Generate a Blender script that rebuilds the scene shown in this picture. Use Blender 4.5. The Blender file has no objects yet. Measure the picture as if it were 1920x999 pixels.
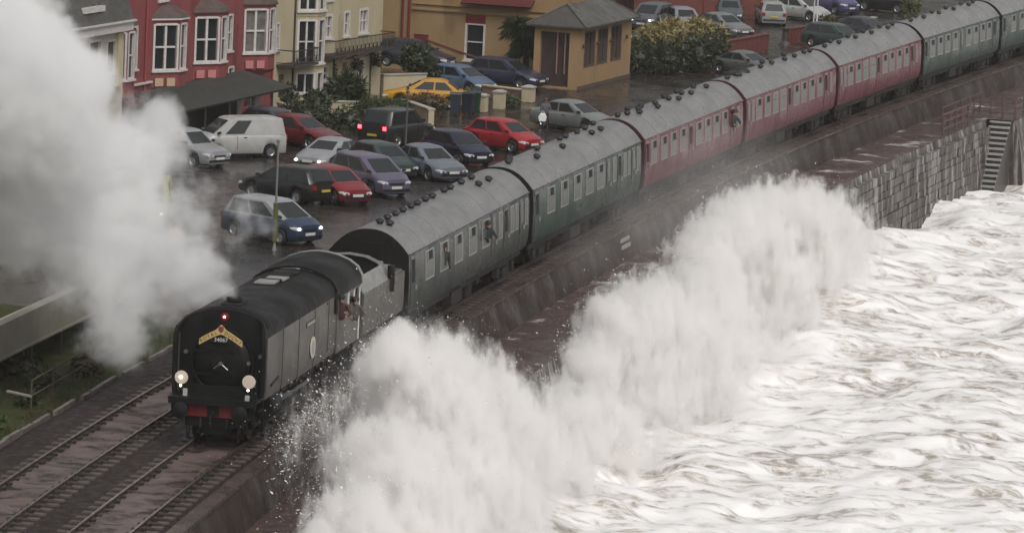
import bpy, bmesh, math, random
import numpy as np
from mathutils import Vector, Matrix

random.seed(7)
RNG = np.random.default_rng(7)
PI = math.pi
S = bpy.context.scene
COL = S.collection

# ------------------------------------------------------------------ camera
cam_d = bpy.data.cameras.new('camera')
cam = bpy.data.objects.new('camera', cam_d)
COL.objects.link(cam)
cam_d.sensor_width = 36.0
cam_d.lens = 162.4
cam_d.clip_start = 1.0
cam_d.clip_end = 6000.0
_r = Vector((0.16056627, -0.98596785, 0.04567129))
_u = Vector((0.12464759, 0.06615678, 0.98999306))
_f = Vector((0.9791228, 0.15326667, -0.13352107))
M = Matrix.Identity(4)
for i in range(3):
    M[i][0], M[i][1], M[i][2] = _r[i], _u[i], -_f[i]
M[0][3], M[1][3], M[2][3] = -128.224, -28.643, 23.3375
cam.matrix_world = M
S.camera = cam

# ------------------------------------------------------------------ sky, sun, exposure
SUN_EL, SUN_AZ = math.radians(52), math.radians(215)     # direction the light comes from, azimuth counted from +X towards +Y
W = bpy.data.worlds.new('World')
S.world = W
W.use_nodes = True
nt = W.node_tree
sky_n = nt.nodes.new('ShaderNodeTexSky')
sky_n.sky_type = 'NISHITA'
sky_n.sun_disc = False
sky_n.sun_elevation = SUN_EL
sky_n.sun_rotation = math.radians(90) - SUN_AZ
sky_n.air_density = 1.0
sky_n.dust_density = 4.0
hs = nt.nodes.new('ShaderNodeHueSaturation')              # rain cloud: the blue is all but gone
hs.inputs['Saturation'].default_value = 0.10
hs.inputs['Value'].default_value = 1.0
nt.links.new(sky_n.outputs[0], hs.inputs['Color'])
nt.links.new(hs.outputs[0], nt.nodes['Background'].inputs['Color'])
nt.nodes['Background'].inputs['Strength'].default_value = 0.10
sun_d = bpy.data.lights.new('sun', 'SUN')
sun_d.energy = 1.0
sun_d.angle = math.radians(25)
sun_d.color = (1.0, 0.94, 0.87)
sun = bpy.data.objects.new('sun', sun_d)
COL.objects.link(sun)
sdir = Vector((math.cos(SUN_EL) * math.cos(SUN_AZ), math.cos(SUN_EL) * math.sin(SUN_AZ), math.sin(SUN_EL)))
sun.rotation_euler = sdir.to_track_quat('Z', 'Y').to_euler()
sun.location = (0, 0, 200)
S.view_settings.view_transform = 'Standard'
S.view_settings.look = 'None'
S.view_settings.gamma = 1.0
S.view_settings.exposure = 0.14
S.cycles.use_denoising = True
S.cycles.max_bounces = 24
S.cycles.diffuse_bounces = 4
S.cycles.glossy_bounces = 4
S.cycles.volume_bounces = 10
S.cycles.transparent_max_bounces = 16
S.cycles.volume_max_steps = 256
S.cycles.volume_step_rate = 1.0

# ------------------------------------------------------------------ helpers: the railway's curve
_S = np.arange(-300, 900, .5)                             # a bend that eases out with distance, then runs straight
_K = np.clip(-1.5960735e-3 + 6.8715e-6 * np.maximum(_S, -60), None, 0.0)
_i0 = 600
_H = np.concatenate([[0], np.cumsum((_K[1:] + _K[:-1]) * .25)]); _H -= _H[_i0]
_X = np.concatenate([[0], np.cumsum((np.cos(_H[1:]) + np.cos(_H[:-1])) * .25)]); _X -= _X[_i0]
_Y = np.concatenate([[0], np.cumsum((np.sin(_H[1:]) + np.sin(_H[:-1])) * .25)]); _Y -= _Y[_i0]
def head(s):
    return float(np.interp(s, _S, _H))                     # heading of the line (away from the camera) at s
def T(s, off, z=0.0):
    h = head(s)
    return Vector((float(np.interp(s, _S, _X)) - math.sin(h) * off, float(np.interp(s, _S, _Y)) + math.cos(h) * off, z))

# ------------------------------------------------------------------ helpers: numpy noise
def _hash(ix, iy, seed):
    h = (ix * 374761393 + iy * 668265263 + seed * 982451653) & 0x7fffffff
    h = ((h ^ (h >> 13)) * 1274126177) & 0x7fffffff
    return ((h ^ (h >> 16)) & 0xffff) / 65535.0 * 2 - 1
def vnoise(x, y, seed=0):
    x = np.asarray(x, float); y = np.asarray(y, float)
    ix = np.floor(x).astype(np.int64); iy = np.floor(y).astype(np.int64)
    fx = x - ix; fy = y - iy
    fx = fx * fx * (3 - 2 * fx); fy = fy * fy * (3 - 2 * fy)
    a = _hash(ix, iy, seed); b = _hash(ix + 1, iy, seed); c = _hash(ix, iy + 1, seed); d = _hash(ix + 1, iy + 1, seed)
    return (a * (1 - fx) + b * fx) * (1 - fy) + (c * (1 - fx) + d * fx) * fy
def fbm(x, y, n=4, seed=0):
    o = 0; amp = 1.0
    for i in range(n):
        o = o + amp * vnoise(x * 2 ** i, y * 2 ** i, seed + i * 17); amp *= 0.5
    return o

# ------------------------------------------------------------------ helpers: materials
def new_mat(name):
    m = bpy.data.materials.new(name); m.use_nodes = True
    return m, m.node_tree, m.node_tree.nodes['Principled BSDF']
def mat(name, col, rough=0.5, metal=0.0, col2=None, scale=3.0, stretch=(1, 1, 1), bump=0.0, bscale=None, coat=0.0, rough2=None, spec=0.5, detail=5, lo=0.35, hi=0.65, emit=None, es=0.0):
    m, t, b = new_mat(name)
    N, L = t.nodes, t.links
    b.inputs['Base Color'].default_value = (*col, 1)
    b.inputs['Roughness'].default_value = rough
    b.inputs['Metallic'].default_value = metal
    b.inputs['Specular IOR Level'].default_value = spec
    if coat:
        b.inputs['Coat Weight'].default_value = coat
        b.inputs['Coat Roughness'].default_value = 0.12
    if emit:
        b.inputs['Emission Color'].default_value = (*emit, 1)
        b.inputs['Emission Strength'].default_value = es
    if col2 or bump or rough2 is not None:
        tc = N.new('ShaderNodeTexCoord'); mp = N.new('ShaderNodeMapping')
        mp.inputs['Scale'].default_value = stretch
        L.new(tc.outputs['Object'], mp.inputs['Vector'])
        nz = N.new('ShaderNodeTexNoise'); nz.inputs['Scale'].default_value = scale; nz.inputs['Detail'].default_value = detail
        nz.inputs['Roughness'].default_value = 0.62
        L.new(mp.outputs[0], nz.inputs['Vector'])
        mr = N.new('ShaderNodeMapRange'); mr.inputs['From Min'].default_value = lo; mr.inputs['From Max'].default_value = hi
        L.new(nz.outputs['Fac'], mr.inputs['Value'])
        if col2:
            mx = N.new('ShaderNodeMix'); mx.data_type = 'RGBA'
            mx.inputs['A'].default_value = (*col, 1); mx.inputs['B'].default_value = (*col2, 1)
            L.new(mr.outputs[0], mx.inputs['Factor']); L.new(mx.outputs['Result'], b.inputs['Base Color'])
        if rough2 is not None:
            m2 = N.new('ShaderNodeMapRange'); m2.inputs['To Min'].default_value = rough; m2.inputs['To Max'].default_value = rough2
            L.new(mr.outputs[0], m2.inputs['Value']); L.new(m2.outputs[0], b.inputs['Roughness'])
        if bump:
            n2 = N.new('ShaderNodeTexNoise'); n2.inputs['Scale'].default_value = bscale or scale * 4; n2.inputs['Detail'].default_value = 4
            L.new(mp.outputs[0], n2.inputs['Vector'])
            bp = N.new('ShaderNodeBump'); bp.inputs['Strength'].default_value = bump; bp.inputs['Distance'].default_value = 0.05
            L.new(n2.outputs['Fac'], bp.inputs['Height']); L.new(bp.outputs[0], b.inputs['Normal'])
    return m
def paint(name, col, rough=0.28):
    d = tuple(c * 0.8 + 0.012 for c in col)
    col = tuple(c * .72 for c in col); return mat(name, col, rough, col2=tuple(c * .8 + .006 for c in col), scale=2.5, coat=0.35, rough2=rough + 0.15)

MATS = {}
def mm(key, *a, **k):
    if key not in MATS: MATS[key] = mat(key, *a, **k)
    return MATS[key]
GLASS = mat('window_glass', (0.02, 0.024, 0.026), 0.06, spec=0.6, rough2=0.12, scale=1.5)
GLASS_COACH = mat('coach_window_glass', (0.11, 0.118, 0.112), 0.30, spec=0.4, col2=(.085, .092, .088), scale=.8)
BLACK = mat('sooty_black_paint', (0.004, 0.0045, 0.005), 0.42, col2=(0.011, 0.011, 0.011), scale=2.2, rough2=0.7, bump=0.08, spec=.25)
IRON = mat('dirty_underframe_iron', (0.010, 0.009, 0.009), 0.6, col2=(0.028, 0.023, 0.020), scale=5, bump=0.2, rough2=0.8)
STEEL = mat('rail_steel', (0.42, 0.36, 0.34), 0.25, metal=0.9, col2=(0.20, 0.14, 0.12), scale=6, rough2=0.45)
WHITE = mat('white_gloss_paint', (0.78, 0.77, 0.74), 0.4, col2=(0.66, 0.65, 0.62), scale=4)
RUBBER = mat('tyre_rubber', (0.014, 0.014, 0.014), 0.7)
RIM = mat('alloy_rim', (0.34, 0.35, 0.36), 0.35, metal=0.8)
CARTRIM = mat('black_plastic_trim', (0.018, 0.018, 0.019), 0.45)
LAMPGLASS = mat('headlamp_lens', (0.62, 0.64, 0.65), 0.08, spec=0.8, coat=0.5)
REDLENS = mat('red_lamp_lens', (0.32, 0.012, 0.015), 0.15, coat=0.5)
PLATE_W = mat('white_number_plate', (0.62, 0.62, 0.58), 0.4)
PLATE_Y = mat('yellow_number_plate', (0.55, 0.42, 0.06), 0.4)

# ------------------------------------------------------------------ helpers: meshes
class MB:
    def __init__(self): self.v = []; self.f = []; self.mi = []
    def add(self, vs, fs, mi=0):
        b = len(self.v); self.v += [tuple(p) for p in vs]
        for f in fs: self.f.append(tuple(b + i for i in f)); self.mi.append(mi)
        return self
    def box(self, c, s, rz=0.0, mi=0, ry=0.0):
        x, y, z = s[0] / 2, s[1] / 2, s[2] / 2
        R = Matrix.Rotation(rz, 3, 'Z') @ Matrix.Rotation(ry, 3, 'Y')
        vs = [Vector(c) + R @ Vector(p) for p in ((-x,-y,-z),(x,-y,-z),(x,y,-z),(-x,y,-z),(-x,-y,z),(x,-y,z),(x,y,z),(-x,y,z))]
        return self.add(vs, [(0,3,2,1),(4,5,6,7),(0,1,5,4),(1,2,6,5),(2,3,7,6),(3,0,4,7)], mi)
    def tube(self, p0, p1, r0, n=8, r1=None, mi=0, cap=True):
        p0, p1 = Vector(p0), Vector(p1); r1 = r0 if r1 is None else r1
        d = (p1 - p0).normalized()
        a = d.orthogonal().normalized(); b = d.cross(a)
        vs = []
        for p, r in ((p0, r0), (p1, r1)):
            for i in range(n):
                t = 2 * PI * i / n; vs.append(p + (a * math.cos(t) + b * math.sin(t)) * r)
        fs = [(i, (i + 1) % n, n + (i + 1) % n, n + i) for i in range(n)]
        if cap: fs += [tuple(range(n - 1, -1, -1)), tuple(range(n, 2 * n))]
        return self.add(vs, fs, mi)
    def path(self, pts, r, n=6, mi=0):
        for a, b in zip(pts, pts[1:]): self.tube(a, b, r, n, mi=mi)
        return self
    def loft(self, rings, closed=True, caps=True, mi=0):
        n = len(rings[0]); vs = [p for r in rings for p in r]; fs = []
        for k in range(len(rings) - 1):
            for i in range(n if closed else n - 1):
                j = (i + 1) % n
                fs.append((k * n + i, k * n + j, (k + 1) * n + j, (k + 1) * n + i))
        if caps and closed:
            fs.append(tuple(range(n - 1, -1, -1))); fs.append(tuple((len(rings) - 1) * n + i for i in range(n)))
        return self.add(vs, fs, mi)
    def lathe(self, prof, c, axis='y', n=20, mi=0):
        rings = []
        for k in range(n):
            t = 2 * PI * k / n; ring = []
            for r, h in prof:
                a, b = r * math.cos(t), r * math.sin(t)
                p = {'y': (a, h, b), 'x': (h, a, b), 'z': (a, b, h)}[axis]
                ring.append((c[0] + p[0], c[1] + p[1], c[2] + p[2]))
            rings.append(ring)
        m = len(prof); vs = [p for r in rings for p in r]; fs = []
        for k in range(n):
            k2 = (k + 1) % n
            for i in range(m - 1): fs.append((k * m + i, k * m + i + 1, k2 * m + i + 1, k2 * m + i))
        return self.add(vs, fs, mi)
    def quad(self, a, b, c, d, mi=0): return self.add([a, b, c, d], [(0, 1, 2, 3)], mi)
    def slab(self, quad, th):
        """a quad given thickness along its own normal"""
        q = [Vector(p) for p in quad]; n = (q[1] - q[0]).cross(q[3] - q[0]).normalized() * th
        return self.add(q + [p - n for p in q], [(0,1,2,3),(7,6,5,4),(0,4,5,1),(1,5,6,2),(2,6,7,3),(3,7,4,0)])
    def prism(self, poly, h0, h1, axis='y', mi=0):
        def P(a, b, h): return {'y': (a, h, b), 'x': (h, a, b), 'z': (a, b, h)}[axis]
        n = len(poly)
        vs = [P(a, b, h0) for a, b in poly] + [P(a, b, h1) for a, b in poly]
        fs = [(i, (i + 1) % n, n + (i + 1) % n, n + i) for i in range(n)] + [tuple(range(n - 1, -1, -1)), tuple(range(n, 2 * n))]
        return self.add(vs, fs, mi)
    def mesh(self, name, mats, smooth=None, recalc=True, bevel=0.0):
        me = bpy.data.meshes.new(name); me.from_pydata(self.v, [], self.f)
        mats = mats if isinstance(mats, (list, tuple)) else [mats]
        for m in mats: me.materials.append(m)
        if len(mats) > 1: me.polygons.foreach_set('material_index', self.mi)
        if recalc or bevel:
            bm = bmesh.new(); bm.from_mesh(me)
            if bevel:
                bmesh.ops.remove_doubles(bm, verts=bm.verts, dist=1e-5)
                bmesh.ops.bevel(bm, geom=[e for e in bm.edges if len(e.link_faces) == 2 and e.calc_face_angle() > 0.5], offset=bevel, segments=2, affect='EDGES', clamp_overlap=True)
            bmesh.ops.recalc_face_normals(bm, faces=bm.faces); bm.to_mesh(me); bm.free()
        if smooth is not None:
            me.polygons.foreach_set('use_smooth', [True] * len(me.polygons)); me.set_sharp_from_angle(angle=math.radians(smooth))
        me.update(); return me
    def build(self, name, mats, parent=None, **k):
        return put(name, self.mesh(name, mats, **k), parent)
def put(name, me, parent=None, loc=None, rz=None):
    o = bpy.data.objects.new(name, me); COL.objects.link(o)
    if parent: o.parent = parent
    if loc is not None: o.location = loc
    if rz is not None: o.rotation_euler.z = rz
    return o
def thing(name, label, cat, loc=(0, 0, 0), rz=0.0, group=None, kind=None):
    o = bpy.data.objects.new(name, None); COL.objects.link(o)
    o.location = loc; o.rotation_euler.z = rz
    tag(o, label, cat, group, kind); return o
def tag(o, label=None, cat=None, group=None, kind=None):
    if label: o['label'] = label
    if cat: o['category'] = cat
    if group: o['group'] = group
    if kind: o['kind'] = kind
    return o
def evaluated_mesh(o, name):
    dg = bpy.context.evaluated_depsgraph_get()
    me = bpy.data.meshes.new_from_object(o.evaluated_get(dg), depsgraph=dg); me.name = name
    return me
def strip(name, s0, s1, ds, prof, m, noise=0.0, uvn=1.0, parent=None, smooth=None):
    """a sheet that follows the line: prof is a list of (off, z) or a function of s"""
    ss = np.arange(s0, s1 + ds * .5, ds); mb = MB(); rings = []
    for s in ss:
        p = prof(s) if callable(prof) else prof
        rings.append([T(s, o, z + (noise * float(fbm(s * uvn, o * uvn, 3, 5)) if noise else 0)) for o, z in p])
    mb.loft(rings, closed=False, caps=False)
    return mb.build(name, m, parent, smooth=smooth)
def lerp(a, b, t): return a + (b - a) * t
def sstep(a, b, x):
    t = min(1, max(0, (x - a) / (b - a))); return t * t * (3 - 2 * t)

def copy_tree(o, parent=None):
    c = o.copy(); COL.objects.link(c)
    if parent: c.parent = parent
    for ch in list(o.children): copy_tree(ch, c)
    return c

# ================================================================== the setting
GZ = -0.40                                                 # level of the car park and road
def wetmix(name, dark, pale, scale, lo, hi, r0, r1, bump=0.3, bscale=30, third=None, tscale=0.6, tlo=.5, thi=.6, stretch=(1, 1, 1), spec=.22):
    m, t, b = new_mat(name); N, L = t.nodes, t.links
    b.inputs['Specular IOR Level'].default_value = spec
    tc = N.new('ShaderNodeTexCoord'); mp = N.new('ShaderNodeMapping'); mp.inputs['Scale'].default_value = stretch
    L.new(tc.outputs['Object'], mp.inputs['Vector'])
    def nz(sc, lo, hi, d=6):
        n = N.new('ShaderNodeTexNoise'); n.inputs['Scale'].default_value = sc; n.inputs['Detail'].default_value = d; n.inputs['Roughness'].default_value = .65
        L.new(mp.outputs[0], n.inputs['Vector'])
        r = N.new('ShaderNodeMapRange'); r.inputs['From Min'].default_value = lo; r.inputs['From Max'].default_value = hi
        L.new(n.outputs['Fac'], r.inputs['Value']); return r.outputs[0]
    f1 = nz(scale, lo, hi)
    mx = N.new('ShaderNodeMix'); mx.data_type = 'RGBA'; mx.inputs['A'].default_value = (*dark, 1); mx.inputs['B'].default_value = (*pale, 1)
    L.new(f1, mx.inputs['Factor']); out = mx.outputs['Result']
    if third:
        f2 = nz(tscale, tlo, thi)
        m3 = N.new('ShaderNodeMix'); m3.data_type = 'RGBA'; m3.inputs['B'].default_value = (*third, 1)
        L.new(f2, m3.inputs['Factor']); L.new(out, m3.inputs['A']); out = m3.outputs['Result']
    L.new(out, b.inputs['Base Color'])
    f3 = nz(scale * .37, .38, .62)
    rr = N.new('ShaderNodeMapRange'); rr.inputs['To Min'].default_value = r0; rr.inputs['To Max'].default_value = r1
    L.new(f3, rr.inputs['Value']); L.new(rr.outputs[0], b.inputs['Roughness'])
    n = N.new('ShaderNodeTexNoise'); n.inputs['Scale'].default_value = bscale; n.inputs['Detail'].default_value = 4; L.new(mp.outputs[0], n.inputs['Vector'])
    bp = N.new('ShaderNodeBump'); bp.inputs['Strength'].default_value = bump; bp.inputs['Distance'].default_value = .03
    L.new(n.outputs['Fac'], bp.inputs['Height']); L.new(bp.outputs[0], b.inputs['Normal'])
    return m
ASPHALT = wetmix('wet_asphalt', (0.024, 0.021, 0.0205), (0.046, 0.038, 0.035), 1.1, .35, .68, .09, .36, .10, 40, spec=.3)
BALLAST = wetmix('brown_ballast', (0.013, 0.008, 0.0072), (0.036, 0.024, 0.021), 9, .3, .7, .45, .8, .8, 16)
SANDY = wetmix('washed_sandy_ballast', (0.022, 0.014, 0.012), (0.135, 0.098, 0.090), 1.0, .40, .52, .3, .6, .5, 14)
SOIL = wetmix('dark_turf_soil', (0.020, 0.026, 0.012), (0.050, 0.042, 0.022), 1.5, .35, .65, .6, .9, .5, 12)
WALLSTONE = wetmix('dark_wet_red_sandstone', (0.020, 0.0135, 0.012), (0.045, 0.030, 0.025), 1.6, .3, .7, .3, .7, .6, 7)
WALKWAY = wetmix('wet_red_brown_walkway', (0.050, 0.030, 0.026), (0.105, 0.066, 0.057), 1.4, .32, .7, .15, .5, .2, 12, third=(0.62, 0.60, 0.58), tscale=.55, tlo=.58, thi=.70)
SEAWALL = wetmix('sea_wall_masonry_with_running_water', (0.034, 0.028, 0.025), (0.098, 0.083, 0.075), 1.2, .3, .7, .25, .6, .5, 8, third=(0.42, 0.405, 0.395), tscale=1.5, tlo=.50, thi=.66, stretch=(1.6, 1.6, .16))
CONC = wetmix('pale_wet_concrete', (0.33, 0.31, 0.28), (0.46, 0.44, 0.40), 1.4, .3, .7, .35, .7, .2, 14)
GREYCONC = wetmix('grey_stair_concrete', (0.26, 0.25, 0.24), (0.42, 0.41, 0.40), 3, .3, .7, .3, .6, .2, 14)
SLEEPER = wetmix('weathered_sleeper', (0.055, 0.045, 0.040), (0.15, 0.125, 0.113), 5, .3, .7, .35, .7, .3, 20)

def land_prof(s):
    return [(o, -0.47) for o in (4.5, 8, 14, 25, 45, 90, 180, 350, 520)]
g = strip('ground', -200, 700, 10, land_prof, SOIL); tag(g, kind='structure')
g = strip('car_park', 24, 330, 3, [(6.35, GZ), (12, GZ), (20, GZ), (28, GZ), (48, GZ)], ASPHALT); tag(g, kind='structure')

# unseen wooded hillside, added behind the town to block low sky in reflections
n0, n1 = 90, 60
xs_, ys_ = np.linspace(232, 640, n0), np.linspace(-14, 420, n1)
A_, B_ = np.meshgrid(xs_, ys_, indexing='ij')
up = np.clip((A_ - 238 + .25 * (B_ - 60)) / 150, 0, 1) * np.clip((B_ + 14) / 40, 0, 1)
Z_ = -.7 + up * up * (3 - 2 * up) * 62 + up * 6 * fbm(A_ * .02, B_ * .02, 4, 41)
idx = np.arange(n0 * n1).reshape(n0, n1)
me = bpy.data.meshes.new('hills'); me.from_pydata(np.stack([A_, B_, Z_], -1).reshape(-1, 3).tolist(), [], np.stack([idx[:-1, :-1], idx[1:, :-1], idx[1:, 1:], idx[:-1, 1:]], -1).reshape(-1, 4).tolist())
me.materials.append(wetmix('wooded_hillside', (.018, .026, .012), (.045, .05, .022), .08, .3, .7, .8, .95, .5, .5))
tag(put('hills', me), kind='structure')

# railway: ballast, two tracks
def bed(s):
    return [(6.5, -0.50), (6.0, -0.34), (5.5, -0.24)] + [(o, -0.205) for o in np.arange(5.2, -1.5, -.35)] + [(-1.84, -0.20)]
g = strip('trackbed', -60, 420, .7, bed, BALLAST, noise=.022, uvn=1.7, smooth=60); tag(g, kind='structure')
def track(off):
    root = thing('railway_track', None, None, kind='structure')
    for side in (-.7525, .7525):
        mb = MB(); rings = []
        for s in np.arange(-60, 420, 2.0):
            o = off + side
            rings.append([T(s, o + a, b) for a, b in ((-.07, -.16), (.07, -.16), (.07, -.145), (.012, -.12), (.012, -.035), (.036, -.025), (.036, 0), (-.036, 0), (-.036, -.025), (-.012, -.035), (-.012, -.12), (-.07, -.145))])
        mb.loft(rings); mb.build('rail', STEEL, root, smooth=35)
    sl = MB().box((0, 0, -.07), (.26, 2.55, .14)).mesh('sleeper', SLEEPER, bevel=.015)
    for k, s in enumerate(np.arange(-26, 48, .70)):
        put('sleeper', sl, root, T(s, off, -.152 + .006 * random.random()), head(s) + random.uniform(-.012, .012))
    mb = MB()
    for s in np.arange(48, 330, .7): mb.box(T(s, off, -.215), (.26, 2.55, .12), head(s))
    o = mb.build('sleepers_beyond', SLEEPER, root); o['kind'] = 'stuff'
    # sand and shingle washed in between the rails
    mb = MB(); ss = np.arange(-40, 60, .35); rings = []
    for s in ss:
        rings.append([T(s, off + a, -.128 + .050 * float(fbm(s * .7 + off, a * 1.3, 3, 31)) - .02 * abs(a)) for a in np.linspace(-.66, .66, 9)])
    mb.loft(rings, closed=False, caps=False)
    o = mb.build('washed_in_shingle', SANDY, root, smooth=60); o['kind'] = 'stuff'
    # rail chairs
    ch = MB().box((0, 0, .02), (.18, .34, .10)).mesh('rail_chairs', IRON)
    mb = MB()
    for s in np.arange(-26, 20, .70):
        for side in (-.7525, .7525): mb.box(T(s, off + side, -.115), (.16, .36, .09), head(s))
    o = mb.build('rail_chairs', IRON, root); o['kind'] = 'stuff'
track(0.0)
track(3.36)
# broken concrete edging along the landward cess
mb = MB(); k = -40.0
while k < 26:
    ln = random.uniform(.8, 2.6)
    mb.box(T(k + ln / 2, 6.06 + random.uniform(-.06, .06), -.36 + random.uniform(-.04, .02)), (ln, .13, .34), head(k) + random.uniform(-.02, .02)); k += ln + random.uniform(.03, .9)
o = mb.build('trackside_edging', wetmix('dull_edging', (.09, .075, .065), (.22, .19, .17), 2.5, .3, .7, .3, .6, .4, 12)); tag(o, kind='structure')

# railway wall above the walkway
def wz(s): return -1.0
rw = thing('railway_wall', 'long dark red-brown wall between the train and the sea walkway', 'wall')
mb = MB(); rings = []
for s in np.arange(-60, 400, .8):
    n = lambda k: .022 * float(fbm(s * .30, k, 3, 3)); zb = wz(s) - .12
    rings.append([T(s, -1.84, -.4), T(s, -1.84, .06), T(s, -2.16 + n(1) * .3, .06), T(s, -2.25 + n(2), -.1), T(s, -2.42 + n(3), -.5), T(s, -2.62 + n(4), zb)])
mb.loft(rings); mb.build('wall_face', WALLSTONE, rw, smooth=40)
mb = MB(); rings = []
for s in np.arange(-60, 400, 2.0): rings.append([T(s, o_, z) for o_, z in ((-1.80, .065), (-1.80, .17), (-2.24, .17), (-2.24, .065))])
mb.loft(rings); mb.build('coping', wetmix('worn_coping', (.035, .024, .021), (.10, .072, .062), 2.2, .3, .7, .2, .5, .3, 12), rw, smooth=30)

# walkway + sea wall
def wedge(s): return -5.25
g = strip('sea_walkway', -60, 123.2, .8, lambda s: [(o, wz(s) + .02 * float(fbm(s * .5, o, 2, 8))) for o in np.linspace(-2.55, wedge(s), 6)], WALKWAY, smooth=60); tag(g, kind='structure')
g = strip('far_sea_walkway', 123.2, 400, 1.6, lambda s: [(o, -1.0 + .02 * float(fbm(s * .5, o, 2, 8))) for o in np.linspace(-2.55, -6.7, 6)], WALKWAY, smooth=60); tag(g, kind='structure')
sw = thing('sea_wall', 'grey masonry sea wall streaming with water below the brown walkway', 'sea wall')
mb = MB(); rings = []
for s in np.arange(-60, 123.4, 1.0):
    e = wedge(s); zt = wz(s) - .012; n = .06 * float(fbm(s * .8, 2, 3, 14))
    rings.append([T(s, e + .35, zt - .3), T(s, e + .35, zt), T(s, e, zt), T(s, e - .15 + n, zt - .7), T(s, e - .38 + n, -2.6), T(s, e - .75 + n, -6.5), T(s, e + .35, -6.5)])
mb.loft(rings); mb.build('wall_face', SEAWALL, sw, smooth=50)
mb = MB()
zr = -6.0
while zr < -1.5:
    s = 60 + random.random(); rh = random.uniform(.30, .52)
    while s < 122.4:
        ln = random.uniform(.5, 1.7); z1 = zr + rh
        if z1 < wz(s) - .15:
            f = (zr + .2 - wz(s)) / (-6.5 - wz(s)); oo = wedge(s) - .15 - .6 * f
            mb.box(T(s + ln / 2, oo + random.uniform(-.03, .03) + .025, zr + rh / 2), (ln - .02 - .02 * random.random(), .34, rh - .014), head(s) + random.uniform(-.01, .01), ry=random.uniform(-.006, .006))
        s += ln
    zr += rh
o = mb.build('masonry_block', SEAWALL, sw); o['kind'] = 'stuff'
sw2 = thing('sea_wall', 'wider length of sea wall beyond the concrete steps', 'sea wall')
mb = MB(); rings = []
for s in np.arange(123.6, 400, 2.0):
    n = .08 * float(fbm(s * .6, 5, 3, 14))
    rings.append([T(s, -4.9, -1.4), T(s, -4.9, -1.03), T(s, -6.7, -1.03), T(s, -6.85 + n, -1.8), T(s, -7.1 + n, -3), T(s, -7.5, -6.5), T(s, -4.9, -6.5)])
mb.loft(rings); mb.build('wall_face', SEAWALL, sw2, smooth=50)
st = thing('sea_steps', 'flight of concrete steps going down the sea wall to the water', 'steps')
mb = MB()
for k in range(13):
    s = 123.25 - .30 * k; z = -1.12 - .262 * k
    put('tread', MB().box((0, 0, 0), (.36, 1.14, .10)).mesh('tread', GREYCONC, bevel=.012), st, T(s, -5.98, z), head(s))
    mb.box(T(s + .12, -5.98, (z - .055 - 6.5) / 2), (.29, 1.10, z - .055 + 6.5), head(s))
mb.build('riser_block', mm('dark_wet_riser', (.05, .045, .042), .4, col2=(.09, .08, .075)), st)  # shade of the recess between treads put into the dark riser colour
# railings on the platform
RUST = mm('rusty_brown_railing', (.12, .055, .04), .5, col2=(.07, .035, .03), scale=8)
def railing(label, pts, h=1.1, nr=3, r=.032, group=None):
    root = thing('railing', label, 'railing', group=group)
    for p in pts: MB().tube(p, Vector(p) + Vector((0, 0, h)), r * 1.2, 6).build('post', RUST, root)
    for k in range(nr):
        zz = h * (k + 1) / nr - .02
        MB().path([Vector(p) + Vector((0, 0, zz)) for p in pts], r, 6).build('rail', RUST, root)
railing('rusty railing along the edge of the walkway short of the steps', [T(s, -5.05, -1.0) for s in np.linspace(112.5, 119, 5)])
railing('rusty railing on the inner side of the walkway by the head of the steps', [T(s, -4.15, -1.0) for s in np.linspace(116.5, 126.5, 7)])
railing('short railing across the head of the concrete steps', [T(123.8, o, -1.0) for o in (-5.3, -5.95, -6.6)])
railing('railing along the wall top beyond the concrete steps', [T(s, -6.55, -1.0) for s in np.linspace(124.4, 131, 4)])
wb = thing('marker_board', 'pair of pale planks fixed to the dark railway wall', 'board', T(54.8, -2.40, -.30), head(54.8))
for k in (0, 1): MB().box((0, .02 - .06 * k, .12 - .26 * k), (1.5, .05, .15)).build('plank', CONC, wb)

# sea
def sea_mesh():
    def graded(a, b, d, lo, hi, g=1.16):
        c = list(np.arange(a, b, d)); x, st_ = b, d
        while x < hi: c.append(x); st_ *= g; x += st_
        x, st_ = a, d; pre = []
        while x > lo: st_ *= g; x -= st_; pre.append(x)
        return np.array(pre[::-1] + c)
    ss = graded(-14, 165, .26, -250, 650); oo = -graded(5.0, 31, .17, 4.9, 560)
    A, O = np.meshgrid(ss, oo, indexing='ij')
    hh = np.interp(A, _S, _H); X = np.interp(A, _S, _X) - np.sin(hh) * O; Y = np.interp(A, _S, _Y) + np.cos(hh) * O
    w = np.clip((200 - np.abs(A - 70)) / 80, 0, 1)
    # swell running at the wall, broken by choppy foam
    q = fbm(X * .10, Y * .16, 3, 1)
    Z = .50 * q + .20 * fbm(X * .30 + q, Y * .22, 3, 2) - .16 * np.abs(fbm(X * .75 + q * 2, Y * .45, 3, 3)) + .07 * fbm(X * 1.7, Y * 1.1, 3, 4)
    near = np.exp(-((-O - 5.8) / 3.0) ** 2)
    Z = .30 + Z + near * (.45 + .5 * vnoise(A * .23, O * .2, 6))
    Zf = -4.75 + Z * w
    n0, n1 = A.shape
    vs = np.stack([X, Y, Zf], -1).reshape(-1, 3)
    idx = np.arange(n0 * n1).reshape(n0, n1)
    q4 = np.stack([idx[:-1, :-1], idx[:-1, 1:], idx[1:, 1:], idx[1:, :-1]], -1).reshape(-1, 4)
    me = bpy.data.meshes.new('sea'); me.from_pydata(vs.tolist(), [], q4.tolist())
    me.polygons.foreach_set('use_smooth', [True] * len(me.polygons)); me.update()
    if me.polygons[0].normal.z < 0: me.flip_normals()
    return me
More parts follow.
